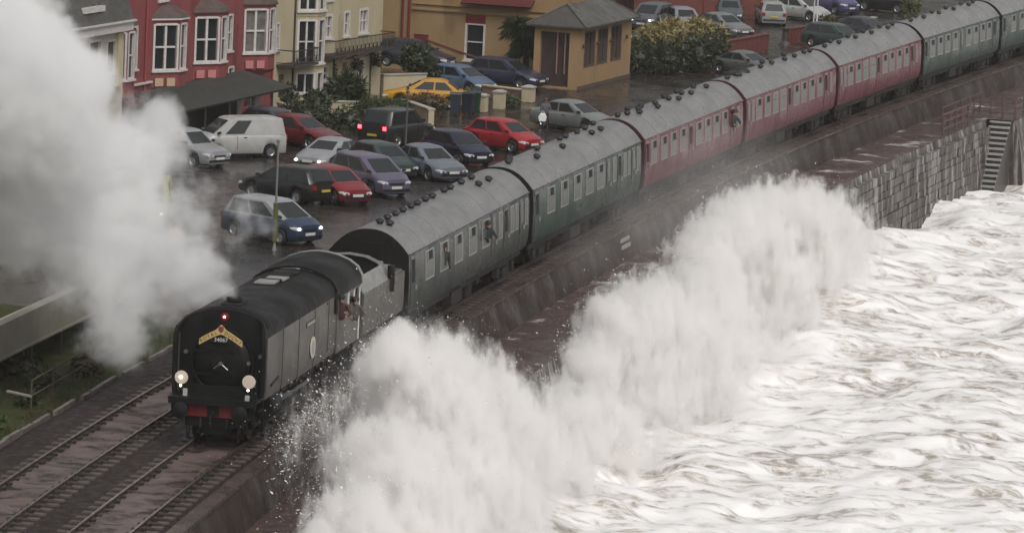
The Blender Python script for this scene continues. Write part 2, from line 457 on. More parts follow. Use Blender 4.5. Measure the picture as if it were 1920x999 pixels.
def sea_mat():
    m, t, b = new_mat('churned_foam_and_brown_water'); N, L = t.nodes, t.links
    tc = N.new('ShaderNodeTexCoord')
    def nz(sc, lo, hi, stretch=(1, 1, 1), d=6, dist=0.0):
        mp = N.new('ShaderNodeMapping'); mp.inputs['Scale'].default_value = stretch; L.new(tc.outputs['Object'], mp.inputs['Vector'])
        n = N.new('ShaderNodeTexNoise'); n.inputs['Scale'].default_value = sc; n.inputs['Detail'].default_value = d; n.inputs['Roughness'].default_value = .6; n.inputs['Distortion'].default_value = dist
        L.new(mp.outputs[0], n.inputs['Vector'])
        r = N.new('ShaderNodeMapRange'); r.inputs['From Min'].default_value = lo; r.inputs['From Max'].default_value = hi; r.interpolation_type = 'SMOOTHSTEP'
        L.new(n.outputs['Fac'], r.inputs['Value']); return r.outputs[0], n.outputs['Fac']
    big, _ = nz(.11, .38, .62)
    mid, mf = nz(.70, .37, .59, (1.0, .50, 1), 9, 1.3)
    fin, ff = nz(2.6, .38, .60, (1.2, .6, 1), 7, .9)
    mul = N.new('ShaderNodeMath'); mul.operation = 'MULTIPLY'; mul.inputs[1].default_value = .62; L.new(fin, mul.inputs[0])
    mx0 = N.new('ShaderNodeMath'); mx0.operation = 'MAXIMUM'; L.new(mid, mx0.inputs[0]); L.new(mul.outputs[0], mx0.inputs[1])
    add = N.new('ShaderNodeMath'); add.operation = 'MULTIPLY_ADD'; add.inputs[1].default_value = .31; add.use_clamp = True; L.new(big, add.inputs[0]); L.new(mx0.outputs[0], add.inputs[2])
    cr = N.new('ShaderNodeValToRGB'); e = cr.color_ramp.elements
    e[0].position = 0.0; e[0].color = (.28, .25, .215, 1); e[1].position = 1.0; e[1].color = (.90, .89, .885, 1)
    k = e.new(.32); k.color = (.50, .46, .415, 1); k = e.new(.62); k.color = (.76, .735, .71, 1)
    L.new(add.outputs[0], cr.inputs[0]); L.new(cr.outputs[0], b.inputs['Base Color'])
    rr = N.new('ShaderNodeMapRange'); rr.inputs['To Min'].default_value = .25; rr.inputs['To Max'].default_value = .85; L.new(add.outputs[0], rr.inputs['Value']); L.new(rr.outputs[0], b.inputs['Roughness'])
    bp = N.new('ShaderNodeBump'); bp.inputs['Strength'].default_value = .55; bp.inputs['Distance'].default_value = .12; L.new(mf, bp.inputs['Height'])
    b2 = N.new('ShaderNodeBump'); b2.inputs['Strength'].default_value = .45; b2.inputs['Distance'].default_value = .05; L.new(ff, b2.inputs['Height']); L.new(bp.outputs[0], b2.inputs['Normal'])
    L.new(b2.outputs[0], b.inputs['Normal'])
    return m
me = sea_mesh(); me.materials.append(sea_mat())
tag(put('sea', me), kind='structure')

# ================================================================== the train
def font_mesh(text, size):
    c = bpy.data.curves.new('lettering', 'FONT'); c.body = text; c.size = size; c.align_x = 'CENTER'; c.align_y = 'CENTER'; c.extrude = .004; c.resolution_u = 2
    o = bpy.data.objects.new('lettering', c); COL.objects.link(o)
    me = evaluated_mesh(o, 'lettering'); bpy.data.objects.remove(o); return me
def add_text(mb, text, size, fn):
    me = font_mesh(text, size); mb.add([fn(*v.co) for v in me.vertices], [tuple(p.vertices) for p in me.polygons]); bpy.data.meshes.remove(me)

def wheel_mb(r, w=.13, spokes=0):
    mb = MB().lathe([(0, -w * .3), (r * .28, -w * .5), (r * .3, -w * .2), (r * .84, -w * .25), (r * .86, -w * .5), (r, -w * .5), (r * .985, w * .5), (0, w * .5)], (0, 0, 0), 'y', 24)
    return mb
def rail_frame(s0, s1):
    a, b = T(s0, 0), T(s1, 0); d = b - a
    return a, math.atan2(d.y, d.x)

# ---- coaches
ROOF = wetmix('wet_grey_coach_roof', (0.15, 0.15, 0.152), (0.23, 0.227, 0.225), 1.3, .3, .7, .24, .46, .10, 9, stretch=(.5, 1.4, 1), spec=.3)
GREEN1 = wetmix('grimy_green_coach_paint', (0.017, 0.026, 0.022), (0.034, 0.042, 0.038), 1.2, .3, .7, .22, .45, .04, 6)
GREEN2 = wetmix('dark_green_coach_paint', (0.014, 0.038, 0.028), (0.028, 0.054, 0.042), 1.2, .3, .7, .22, .45, .04, 6)
MAROON = wetmix('maroon_coach_paint', (0.100, 0.011, 0.020), (0.140, 0.026, 0.036), 1.2, .3, .7, .22, .45, .04, 6)
GANG = mat('black_gangway_rubber', (.006, .006, .006), .7, col2=(.015, .013, .013), scale=4, spec=.15)
MARGANG = mat('dark_maroon_end_paint', (.05, .012, .016), .5)
VENTM = mat('black_roof_ventilator', (.014, .014, .015), .6)
DARKGAP = mat('open_window_dark_interior', (.008, .008, .009), .8)
ALU = mat('aluminium_window_trim', (.42, .42, .40), .4, metal=.6)
LB = 19.75                                                 # coach body length
def coach_section():
    # half outline (y, z) of the body side below the eaves and of the roof above it
    side = [(-1.33, 1.02), (-1.385, 1.3), (-1.41, 1.75), (-1.405, 2.2), (-1.375, 2.75), (-1.335, 3.03)]
    roof = []
    for k in range(15):
        t = -1 + 2 * k / 14
        roof.append((1.345 * t, 3.03 + .80 * (1 - abs(t) ** 2.3)))
    return side, roof
def side_y(z):
    pts = [(1.02, 1.33), (1.3, 1.385), (1.75, 1.41), (2.2, 1.405), (2.75, 1.375), (3.03, 1.335)]
    for (a, ya), (b, yb) in zip(pts, pts[1:]):
        if a <= z <= b: return lerp(ya, yb, (z - a) / (b - a))
    return 1.33
def on_side(x, z, d=0.0): return (x, -side_y(z) - d, z)
_cache = {}
def cached(key, fn):
    if key not in _cache: _cache[key] = fn()
    return _cache[key]
def side_patch(x0, x1, z0, z1, d, th=.03):
    """a thin slab lying on the curved coach side, standing d proud of it"""
    n = 4; mb = MB(); rings = []
    for k in range(n + 1):
        z = lerp(z0, z1, k / n); y = -side_y(z)
        rings.append([(x0, y - d, z), (x1, y - d, z), (x1, y - d + th, z), (x0, y - d + th, z)])
    return mb.loft(rings)
def win_frame(w, z0, z1, bar=.045, d=.022):
    mb = MB(); h = w / 2
    for a, b, c, e in ((-h - bar, -h, z0 - bar, z1 + bar), (h, h + bar, z0 - bar, z1 + bar), (-h, h, z0 - bar, z0), (-h, h, z1, z1 + bar)):
        q = side_patch(a, b, c, e, d); mb.add(q.v, q.f)
    return mb
def coach(k, label, body_mat, gang_mat, layout, vents, extra_bright=False):
    s0 = 21.42 + 20.45 * k; a, hd = rail_frame(s0, s0 + 20.0)
    # rest on the curve: chord between the bogie centres
    p1, p2 = T(s0 + 3, 0), T(s0 + 17, 0); d = (p2 - p1).normalized(); hd = math.atan2(d.y, d.x); org = p1 - d * 3
    root = thing('railway_coach', label, 'railway coach', org, hd, 'coaches of the train')
    side, roof = coach_section()
    x0, x1 = .32, .32 + LB
    def body():
        mb = MB(); full = side + [(-y, z) for y, z in side[::-1]]
        xs = np.linspace(x0, x1, 9)
        return mb.loft([[(x, y, z) for y, z in full] for x in xs], caps=True).mesh('body', body_mat, smooth=30)
    put('body', cached(('body', body_mat.name), body), root)
    def roofm():
        mb = MB(); ring = [(y * 1.012, z) for y, z in roof] + [(1.30, 3.015), (-1.30, 3.015)]
        mb.loft([[(x, y, z) for y, z in ring] for x in np.linspace(x0 - .03, x1 + .03, 12)])
        return mb.mesh('roof', ROOF, smooth=40)
    put('roof', cached('roof', roofm), root)
    # rain strips and eaves gutter
    def gut():
        mb = MB()
        for sg in (-1, 1):
            mb.path([(x0, sg * 1.372, 3.035), (x1, sg * 1.372, 3.035)], .022, 6)
        return mb.mesh('gutter', body_mat)
    put('gutter', cached(('gut', body_mat.name), gut), root)
    def seams():
        mb = MB()
        for x in np.arange(x0 + 2.4, x1 - 1, 2.45):
            mb.path([(x, y * 1.014, z + .001) for y, z in roof], .008, 4)
        return mb.mesh('roof_seam', ROOF)
    o = put('roof_seam', cached('seams', seams), root); o['kind'] = 'stuff'
    def endw(xe, sg):
        mb = MB(); ring = [(y * 1.02, z + .008) for y, z in roof]
        inner = [(y * .93, 3.0 + (z - 3.0) * .90) for y, z in roof]
        full = ring + [(1.42, 2.2), (1.40, 1.05), (-1.40, 1.05), (-1.42, 2.2)]
        return mb.loft([[(xe, y, z) for y, z in full], [(xe + sg * .07, y * .99, z) for y, z in full]]).mesh('end_wall', gang_mat, smooth=30)
    put('end_wall', cached(('e0', gang_mat.name), lambda: endw(x0 - .02, -1)), root)
    put('end_wall', cached(('e1', gang_mat.name), lambda: endw(x1 + .02, 1)), root)
    for xe in (.13, .32 + LB + .19):
        put('gangway', cached('gang', lambda: MB().loft([[(xx, y * w, 1.15 if z < 2 else 3.42) for y, z in ((-.55, 0), (.55, 0), (.55, 3), (-.55, 3))] for xx, w in ((-.13, .98), (-.09, .88), (-.04, 1), (.01, .88), (.06, 1), (.13, .9))]).mesh('gangway', GANG)), root, (xe, 0, 0))
    # windows, doors
    for item in layout:
        kind, x = item[0], item[1]
        if kind == 'w':
            w, vent = item[2], item[3]
            fr = put('window', cached(('wf', w), lambda: win_frame(w, 1.93, 2.84).mesh('window', ALU if body_mat is not MAROON else mm('maroon_window_trim', (.30, .22, .21), .4))) if body_mat is not MAROON else cached(('wfm', w), lambda: win_frame(w, 1.93, 2.84).mesh('window', mm('maroon_window_trim', (.30, .22, .21), .4))), root, (x, 0, 0))
            put('lower_pane', cached(('lp', w), lambda: side_patch(-w / 2, w / 2, 1.93, 2.52, .008).mesh('lower_pane', GLASS_COACH)), fr)
            put('top_light', cached(('tl', w), lambda: side_patch(-w / 2, w / 2, 2.55, 2.84, .008).mesh('top_light', GLASS_COACH)), fr)
            if vent:
                put('open_ventilator', cached(('ov', w), lambda: side_patch(-w * .10, w * .34, 2.55, 2.83, .016).mesh('open_ventilator', DARKGAP)), fr)
        elif kind == 'n':                                    # narrow compartment or lavatory light
            w = item[2]
            fr = put('window', cached(('nf', w, body_mat.name), lambda: win_frame(w, 1.93, 2.84, .035).mesh('window', ALU if body_mat is not MAROON else mm('maroon_window_trim', (.30, .22, .21), .4))), root, (x, 0, 0))
            put('lower_pane', cached(('np', w), lambda: side_patch(-w / 2, w / 2, 1.93, 2.84, .008).mesh('lower_pane', GLASS_COACH)), fr)
        elif kind == 'd':                                    # door with droplight
            opn = len(item) > 2 and item[2]
            dr = put('door', cached(('door', body_mat.name), lambda: side_patch(-.36, .36, 1.08, 2.95, .016).mesh('door', body_mat)), root, (x, 0, 0))
            put('droplight', cached(('dl', opn), lambda: side_patch(-.22, .22, 2.05, 2.82, .022).mesh('droplight', DARKGAP if opn else GLASS_COACH)), dr)
            put('door_gap', cached('dg', lambda: MB().add(*(lambda q: (q.v, q.f))(side_patch(.37, .40, 1.10, 2.95, .012))).add(*(lambda q: (q.v, q.f))(side_patch(-.40, -.37, 1.10, 2.95, .012))).mesh('door_gap', DARKGAP)), dr)
            put('handle', cached('hnd', lambda: MB().box((.25, -1.46, 1.88), (.05, .05, .16)).mesh('handle', ALU)), dr)
    # roof ventilators
    vm = cached('vent', lambda: MB().lathe([(0, 0.19), (.08, .185), (.14, .14), (.155, .08), (.10, .04), (.09, -.05), (0, -.05)], (0, 0, 0), 'z', 12).mesh('roof_ventilator', VENTM, smooth=50))
    for x, y in vents:
        t = abs(y / 1.345); z = 3.03 + .80 * (1 - t ** 2.3)
        v = put('roof_ventilator', vm, root, (x, y, z)); v.rotation_euler.x = -y * .35
    # underframe, bogies
    def under():
        mb = MB(); mb.box((10.2, 0, .98), (19.4, 2.5, .14))
        for sg in (-1, 1):
            mb.box((10.2, sg * 1.12, .84), (19.2, .12, .22))
            for x in (6.6, 8.6, 11.2, 13.4): mb.tube((x, sg * 1.1, .85), (x + (1.2 if x < 10 else -1.2), sg * .9, .42), .035, 5)
            mb.path([(7.8, sg * .9, .42), (12.4, sg * .9, .42)], .04, 6)
        return mb.mesh('underframe', IRON)
    put('underframe', cached('under', under), root)
    put('battery_box', cached('bb', lambda: MB().box((0, 0, 0), (1.7, .55, .5)).mesh('battery_box', IRON, bevel=.02)), root, (8.6, -.98, .58))
    put('vacuum_cylinder', cached('vc', lambda: MB().lathe([(0, -.3), (.27, -.28), (.27, .25), (.1, .32), (0, .32)], (0, 0, 0), 'z', 12).mesh('vacuum_cylinder', IRON, smooth=50)), root, (11.4, -.9, .52))
    put('dynamo', cached('dy', lambda: MB().lathe([(0, -.3), (.2, -.3), (.2, .3), (0, .3)], (0, 0, 0), 'x', 12).mesh('dynamo', IRON, smooth=50)), root, (13.0, -.85, .55))
    for xb in (3.1, 17.3):
        def bog():
            mb = MB()
            for sg in (-1, 1):
                mb.prism([(-1.75, .62), (-1.75, .45), (-1.1, .36), (-.5, .32), (.5, .32), (1.1, .36), (1.75, .45), (1.75, .62), (.6, .76), (-.6, .76)], sg * 1.0 - .04, sg * 1.0 + .04)
                for x in (-1.3, 1.3): mb.box((x, sg * 1.08, .46), (.30, .16, .34))
                mb.box((0, sg * 1.08, .40), (.9, .14, .30)); mb.box((0, sg * 1.12, .22), (3.1, .10, .05))
            mb.box((0, 0, .66), (.5, 2.0, .16))
            return mb.mesh('bogie', IRON)
        b = put('bogie', cached('bogie', bog), root, (xb, 0, 0))
        for x in (-1.3, 1.3):
            for sg in (-1, 1):
                put('wheel', cached('cw', lambda: wheel_mb(.457).mesh('wheel', IRON, smooth=40)), b, (x, sg * .74, .457))
    for xe, sg in ((0, -1), (.32 + LB + .3, 1)):
        for y in (-.87, .87):
            put('buffer', cached(('cb', sg), lambda: MB().lathe([(0, -sg * .36), (.1, -sg * .36), (.1, -sg * .08), (.22, -sg * .06), (.22, 0), (0, sg * .02)], (0, 0, 0), 'x', 12).mesh('buffer', IRON, smooth=40)), root, (xe + (.2 if sg < 0 else -.1), y, 1.04))
    return root
def W4(xs, v=1, w=1.20): return [('w', x, w, v) for x in xs]
comp = lambda x0: [('d', x0), ('n', x0 + 1.15, .55), ('d', x0 + 2.15, True), ('n', x0 + 3.2, .55), ('n', x0 + 4.0, .42), ('d', x0 + 4.9), ('n', x0 + 5.75, .36)]
lay_a = [('d', .95, True)] + W4([3.4, 5.65, 7.9, 10.2, 12.4]) + comp(13.75)
lay_b = [('d', .95, True)] + W4([3.3, 5.6, 7.9, 10.1, 12.1]) + comp(13.6)
lay_m = [('d', .80, True)] + W4([2.0, 3.9, 5.7, 7.5]) + [('d', 9.1, True)] + W4([10.7, 12.5, 14.3, 16.1]) + [('d', 17.8, True), ('n', 19.0, .5)]
lay_m2 = [('d', .80), ('n', 1.7, .5)] + W4([2.9, 4.7]) + W4([6.4, 8.0], 0) + [('d', 9.4, True)] + W4([10.9, 12.6, 14.4, 16.2]) + [('d', 17.7, True), ('n', 18.9, .45)]
lay_g = [('d', .85, True)] + W4([2.4, 4.3, 6.2, 8.1]) + [('d', 9.9)] + W4([11.6, 13.5, 15.4, 17.1]) + [('d', 18.7, True)]
v0 = [(1.8, .02), (1.75, -.32), (3.0, .05), (4.2, .05), (5.3, .05), (6.5, .05), (7.5, .05), (8.7, .05), (9.8, .05), (11.7, .05), (12.7, .05), (14.5, .05), (16.2, .05), (15.0, -.48), (16.7, -.48)]
v1 = [(1.6, -.05), (2.4, .1), (6.8, .05), (4.6, -.45), (8.9, -.48), (11.0, .1), (12.0, .1), (13.9, .05), (14.5, -.42), (15.6, .1), (16.2, -.42), (17.6, .2)]
v2 = [(1.1, .05), (2.2, -.1), (4.4, -.05), (3.4, -.35), (4.4, .4), (5.6, .1), (7.4, -.1), (6.5, -.42), (10.5, .2), (9.8, -.15), (10.6, -.42), (13.2, .25), (12.6, -.1), (13.4, -.35), (15.9, .1), (16.8, -.3)]
v3 = [(1.2, -.2), (3.0, -.2), (5.4, .1), (8.0, -.2), (10.4, -.2), (10.6, .3), (13.0, -.25), (15.2, -.25), (15.6, .35), (17.6, -.2), (18.7, -.25)]
v4 = [(1.6, -.25), (4.4, .1), (4.6, -.3), (8.2, .05), (8.4, -.3), (12.0, .1), (12.2, -.3), (16.0, .1), (16.2, -.3), (18.2, -.1)]
coach(0, 'grey-green coach coupled straight behind the tender', GREEN1, GANG, lay_a, v0)
coach(1, 'second green coach, between the first one and the maroon coaches', GREEN2, GANG, lay_b, v1)
coach(2, 'maroon coach with passengers leaning out, coupled behind the second green coach', MAROON, MARGANG, lay_m, v2)
c3 = coach(3, 'middle one of the three maroon coaches, with two large black roof ventilators', MAROON, MARGANG, lay_m2, v3)
for x, y in ((3.4, .02), (5.3, .10)):
    MB().lathe([(0, .24), (.22, .22), (.40, .12), (.42, .02), (.2, -.05), (0, -.05)], (0, 0, 0), 'z', 14).build('kitchen_ventilator', VENTM, c3, smooth=50).location = (x, y, 3.80)
coach(4, 'third maroon coach, ahead of the rear green coaches', MAROON, MARGANG, lay_m2, v4)
coach(5, 'green coach coupled behind the last maroon coach', GREEN2, GANG, lay_g, v4)
coach(6, 'rearmost visible green coach, cut off by the edge of the photo', GREEN2, GANG, lay_a, v4)

# ---- steam locomotive with its tender
LOCO_SIDE = wetmix('grimy_green_casing', (0.078, 0.077, 0.068), (0.125, 0.117, 0.107), .8, .3, .7, .25, .5, .05, 5)
SOOT = wetmix('sooty_casing_top', (0.006, 0.006, 0.006), (0.017, 0.0165, 0.016), 1.1, .35, .7, .45, .75, .08, 6, spec=.14)
REDBEAM = mat('dull_red_buffer_beam', (0.20, 0.011, 0.014), .5, col2=(.12, .010, .012), scale=5)
GREYPAINT = mat('light_grey_worn_panel', (.30, .30, .29), .35, col2=(.2, .2, .19), scale=3)
o0, h0 = rail_frame(0.6, 11.5)
p1, p2 = T(2.5, 0), T(10.5, 0); d = (p2 - p1).normalized(); h0 = math.atan2(d.y, d.x); o0 = p1 - d * 2.5
loco = thing('steam_locomotive', 'black-fronted steam locomotive with a yellow headboard and smooth grey-green casing', 'locomotive', o0, h0)
half = [(1.335, 1.32), (1.37, 1.6), (1.37, 2.2), (1.37, 2.75), (1.365, 3.12), (1.315, 3.36), (1.17, 3.55), (.86, 3.71), (.45, 3.825), (0, 3.86)]
def fx(z): return .95 + .75 * sstep(3.25, 3.86, z) if z > 3.25 else .95
xs_c = list(np.linspace(0, 1, 10))
def cas(pts, x1, mati, name, yi=.05):
    mb = MB(); rows = []
    for y, z in pts: rows.append([(lerp(fx(z), x1, t), y, z) for t in xs_c])
    inn = [[(lerp(fx(z) + .0, x1, t), y * (1 - yi), z - .02) for t in xs_c] for y, z in pts]
    n = len(pts)
    vs = [p for r in rows for p in r] + [p for r in inn for p in r]; m = len(xs_c); off = n * m; fs = []
    for i in range(n - 1):
        for j in range(m - 1):
            a = i * m + j; fs.append((a, a + 1, a + m + 1, a + m)); fs.append((off + a, off + a + m, off + a + m + 1, off + a + 1))
        a = i * m; fs.append((a, a + m, off + a + m, off + a)); a = i * m + m - 1; fs.append((a, off + a, off + a + m, a + m))
    for j in range(m - 1):
        fs.append((j, off + j, off + j + 1, j + 1)); a = (n - 1) * m + j; fs.append((a, a + 1, off + a + 1, off + a))
    mb.add(vs, fs); return mb.build(name, mati, loco, smooth=35)
for sg in (-1, 1): cas([(sg * y, z) for y, z in half[:5]], 10.75, LOCO_SIDE, 'casing_side')
top = [(y, z) for y, z in half[4:]]; cas([(1.367, 3.122)] + top[1:] + [(-y, z) for y, z in top[::-1]][1:-1] + [(-1.367, 3.122)], 10.75, SOOT, 'casing_top')
# dark rounded leading edge of the side sheets
for sg in (-1, 1):
    mb = MB(); rings = []
    for y, z in half[:6]:
        x = fx(z); rings.append([(x - .06, sg * (y + .012), z), (x + .16, sg * (y + .014), z), (x + .16, sg * (y - .10), z), (x - .06, sg * (y - .10), z)])
    mb.loft(rings); mb.build('leading_edge', BLACK, loco, smooth=30)
# front: recessed plate, smokebox door, cowl
pl = [(y * .97, z) for y, z in half] + [(-y * .97, z) for y, z in half[::-1][1:]]
MB().prism(pl, 1.42, 1.50, 'x').build('front_plate', BLACK, loco)
door = MB().lathe([(0, -.16), (.35, -.145), (.62, -.10), (.82, -.03), (.86, .02), (.86, .06), (.0, .06)], (1.36, 0, 2.30), 'x', 36).build('smokebox_door', BLACK, loco, smooth=40)
MB().lathe([(.87, -.02), (.90, -.05), (.95, -.05), (.97, .02), (.97, .06), (.87, .06)], (1.38, 0, 2.30), 'x', 36).build('door_ring', BLACK, door, smooth=40)
for z in (1.95, 2.62): MB().box((1.23, .25, z), (.05, 1.2, .07)).build('hinge_strap', BLACK, door)
MB().tube((1.22, 0, 2.30), (1.10, 0, 2.30), .06, 10).tube((1.12, 0, 2.30), (1.12, -.22, 2.12), .018, 6).tube((1.10, 0, 2.30), (1.10, .2, 2.14), .018, 6).build('dart_handle', mm('worn_steel', (.25, .25, .25), .35, metal=.7), door)
MB().lathe([(.0, -.05), (.26, -.05), (.27, 0), (.24, .0), (.23, -.02), (0, -.02)], (1.17, 0, 2.30), 'x', 24).build('door_disc', BLACK, door, smooth=40)
mb = MB(); rings = []
for x, k in ((1.22, .985), (1.30, 1.012), (1.70, 1.016), (2.5, 1.010)):
    ring = [(x + .50 * sstep(3.25, 3.86, z) * (1 if x < 2 else .2), y * k, 3.0 + (z - 3.0) * k + .012) for y, z in half[5:]]
    rings.append(ring + [(p[0], -p[1], p[2]) for p in ring[::-1][1:]])
mb.loft(rings, closed=False, caps=False); mb.build('front_cowl', SOOT, loco, smooth=50)
MB().prism([(y * .96, z - .02) for y, z in half[5:]] + [(-y * .96, z - .02) for y, z in half[5:][::-1][1:]] , 1.52, 1.66, 'x').build('cowl_panel', BLACK, loco)
# chimney slot and hood panels on the casing top
MB().box((2.55, 0, 3.885), (1.0, .56, .05)).lathe([(.17, .0), (.24, .08), (.24, .16), (.2, .16), (.17, .06)], (2.6, 0, 3.88), 'z', 18).build('chimney', mm('soot', (.006, .006, .006), .8), loco)
for x, w, y in ((7.3, .75, .10), (8.15, .75, -.02), (9.0, .70, .05)):
    MB().box((x, y, 3.895), (w, .62, .05)).build('roof_hatch', GREYPAINT if x < 8.6 else SOOT, loco)
MB().box((9.75, .05, 3.88), (.55, .75, .06)).build('safety_valve_well', mm('soot', (.006, .006, .006), .8), loco)
MB().box((7.75, .05, 3.91), (.12, .60, .05)).build('hatch_gap', mm('soot', (.006, .006, .006), .8), loco)
for x in (10.0, 10.2, 10.4): MB().box((x, -1.335, 2.98), (.10, .03, .16)).build('vent_slot', mm('soot', (.006, .006, .006), .8), loco)
MB().tube((9.35, -1.20, 3.36), (9.35, -1.375, 3.02), .03, 6).build('lifting_rib', BLACK, loco)
for x in (3.2, 5.4, 7.6, 9.6):
    MB().path([(x, -y - .006, z) for y, z in half[:5]], .010, 4).build('panel_joint', SOOT, loco)
# badge and nameplate on the seaward side
mb = MB(); ring = [(7.32 + .34 * math.cos(t), 1.98 + .33 * math.sin(t) * (1.05 if math.sin(t) > 0 else 1.0)) for t in np.linspace(0, 2 * PI, 20, endpoint=False)]
mb.prism(ring, -1.385, -1.410); bd = mb.build('badge', mm('cream_badge', (.66, .62, .48), .35, col2=(.5, .42, .3), scale=6), loco)
MB().prism([(7.32 + .22 * math.cos(t), 1.98 + .22 * math.sin(t)) for t in np.linspace(0, 2 * PI, 20, endpoint=False)], -1.408, -1.414).build('badge_centre', mm('badge_pale_blue', (.30, .33, .36), .35), bd)
MB().box((7.0, -1.372, 2.78), (1.25, .03, .17)).build('nameplate', mm('dark_nameplate', (.03, .028, .028), .4), loco)
mb = MB()
for x in np.linspace(6.55, 7.45, 8): mb.box((x, -1.392, 2.78), (.05, .008, .08))
mb.build('nameplate_lettering', mm('dull_brass', (.55, .50, .38), .35), loco)
# platform, buffer beam, buffers, lamps
MB().box((.72, 0, 1.36), (1.05, 2.62, .07)).prism([(.20, 1.33), (.20, 1.20), (.27, 1.20), (.27, 1.33)], -1.3, 1.3).build('front_platform', BLACK, loco)
MB().box((1.05, 0, 1.52), (.10, 2.3, .30)).build('step_plate', BLACK, loco)
beam = MB().box((.42, 0, 1.02), (.06, 2.46, .36)).build('buffer_beam', REDBEAM, loco)
MB().box((.372, 0, 1.02), (.045, .34, .30)).build('draw_plate', BLACK, beam)
for y in (-1.12, 1.12): MB().box((.372, y, 1.0), (.03, .25, .36)).build('end_plate', BLACK, beam)
for y in (-.87, .87):
    MB().lathe([(0, -.08), (.18, -.06), (.24, -.03), (.24, .0), (.07, .03), (.07, .22), (.15, .24), (.17, .46), (0, .46)], (-.02, y, 1.04), 'x', 18).build('buffer', BLACK, loco, smooth=40)
mb = MB(); mb.tube((.38, 0, 1.0), (.10, 0, .95), .05, 8)
mb.path([(.10, 0, .98), (.06, 0, .80), (.10, 0, .60), (.16, 0, .50)], .035, 6)
mb.build('coupling', BLACK, loco)
for y in (.35, -.42): MB().path([(.4, y, .80), (.3, y, .55), (.34, y, .33)], .035, 6).build('brake_pipe', BLACK, loco)
LIT = mat('lit_lamp_bulb', (1, .9, .75), .4, emit=(1, .82, .58), es=14)
LITW = mat('lit_white_lamp', (1, .95, .85), .4, emit=(1, .93, .80), es=9)
DISC = mat('creamy_white_lamp_disc', (.70, .60, .50), .4)
for y, z, lit in ((1.0, 1.92, True), (-1.0, 1.92, False)):
    dsc = MB().lathe([(0, -.03), (.19, -.025), (.20, 0), (.19, .03), (0, .03)], (.50, y, z), 'x', 24).build('lamp_disc', DISC, loco, smooth=40)
    if lit: MB().lathe([(0, -.04), (.034, -.03), (.04, 0), (0, 0)], (.47, y + .01, z + .01), 'x', 12).build('bulb', LITW, dsc)
    lp = MB().box((.56, y, z - .27), (.14, .14, .18)).tube((.56, y, z - .2), (.56, y, 1.40), .025, 6).build('marker_lamp', BLACK, loco)
    MB().lathe([(0, -.04), (.028, -.03), (.034, 0), (0, 0)], (.50, y + .015, z - .24), 'x', 12).build('bulb', LIT, lp)
for y, z in ((.84, 1.52), (-1.0, 1.44)): MB().box((.36, y, z), (.02, .13, .22)).box((.345, y, z + .04), (.012, .06, .05)).build('lamp_label', mm('grey_white_label', (.42, .42, .40), .5), loco)
tl = MB().lathe([(0, -.17), (.11, -.16), (.16, -.08), (.16, .06), (0, .06)], (1.55, 0, 3.62), 'x', 16).build('top_lamp', mm('dark_red_lamp', (.20, .006, .014), .3), loco, smooth=40)
MB().lathe([(0, -.03), (.03, -.02), (.034, 0), (0, 0)], (1.38, 0, 3.63), 'x', 12).build('bulb', LITW, tl)
# small lamp irons and covers on the front
for y, z in ((1.10, 2.55), (-1.12, 2.55), (-.78, 2.33)): MB().tube((1.40, y, z), (1.30, y, z), .06, 10).build('lamp_cover', mm('worn_steel', (.25, .25, .25), .35, metal=.7), loco)
# headboard: two sloping arms under a raised centre
YEL = mat('cream_yellow_headboard', (.66, .47, .19), .45, col2=(.55, .40, .18), scale=3)
hbz = 3.10
def arm(t): return hbz + .16 - .34 * abs(t) ** 1.25          # centre line of the board, t in -1..1 (landward positive)
mb = MB(); up = []; dn = []
for t in np.linspace(-1, 1, 25):
    hh = .085 + .10 * max(0, 1 - abs(t) / .22) ** .7
    up.append((-.64 * t, arm(t) + hh)); dn.append((-.64 * t, arm(t) - .095))
poly = up + dn[::-1]
n = len(up); vs = [(1.02, y, z) for y, z in up] + [(1.02, y, z) for y, z in dn] + [(1.06, y, z) for y, z in up] + [(1.06, y, z) for y, z in dn]; fs = []
for i in range(n - 1):
    fs += [(i, i + 1, n + i + 1, n + i), (2 * n + i, 3 * n + i, 3 * n + i + 1, 2 * n + i + 1), (i, 2 * n + i, 2 * n + i + 1, i + 1), (n + i, n + i + 1, 3 * n + i + 1, 3 * n + i)]
fs += [(0, n, 3 * n, 2 * n), (n - 1, 3 * n - 1, 4 * n - 1, 2 * n - 1)]
hb = mb.add(vs, fs).build('headboard', YEL, loco)
LET = mat('dark_lettering', (.035, .02, .018), .5)
mb = MB()
for word, side in (('ROYAL', -1), ('DUCHY', 1)):
    mb = MB()
    for k, ch in enumerate(word):
        u = (-.90 + .165 * k) if side < 0 else (.24 + .165 * k)
        sl = math.atan2(arm(u + .02) - arm(u - .02), .04 * .64)
        cz = arm(u) - .005
        def fn(x, y, z, u=u, sl=sl, cz=cz): return (1.015 - z, -.64 * u - (x * math.cos(sl) - y * math.sin(sl)), cz + x * math.sin(sl) + y * math.cos(sl))
        add_text(mb, ch, .145, fn)
    mb.build('lettering', LET, hb)
MB().prism([(-.075, hbz + .30), (-.075, hbz + .18), (0, hbz + .10), (.075, hbz + .18), (.075, hbz + .30)], 1.005, 1.018, 'x').build('crest', mm('red_crest', (.22, .05, .05), .5), hb)
npb = MB().box((1.06, 0, hbz - .10), (.03, .56, .17)).build('number_plate', mm('black_plate', (.008, .008, .008), .4), loco)
mb = MB(); add_text(mb, '34067', .165, lambda x, y, z: (1.040 - z, -x, hbz - .10 + y)); mb.build('number', mm('white_numerals', (.68, .68, .66), .4), npb)
MB().box((1.20, 0, hbz - .02), (.26, .06, .06)).build('headboard_bracket', BLACK, loco)
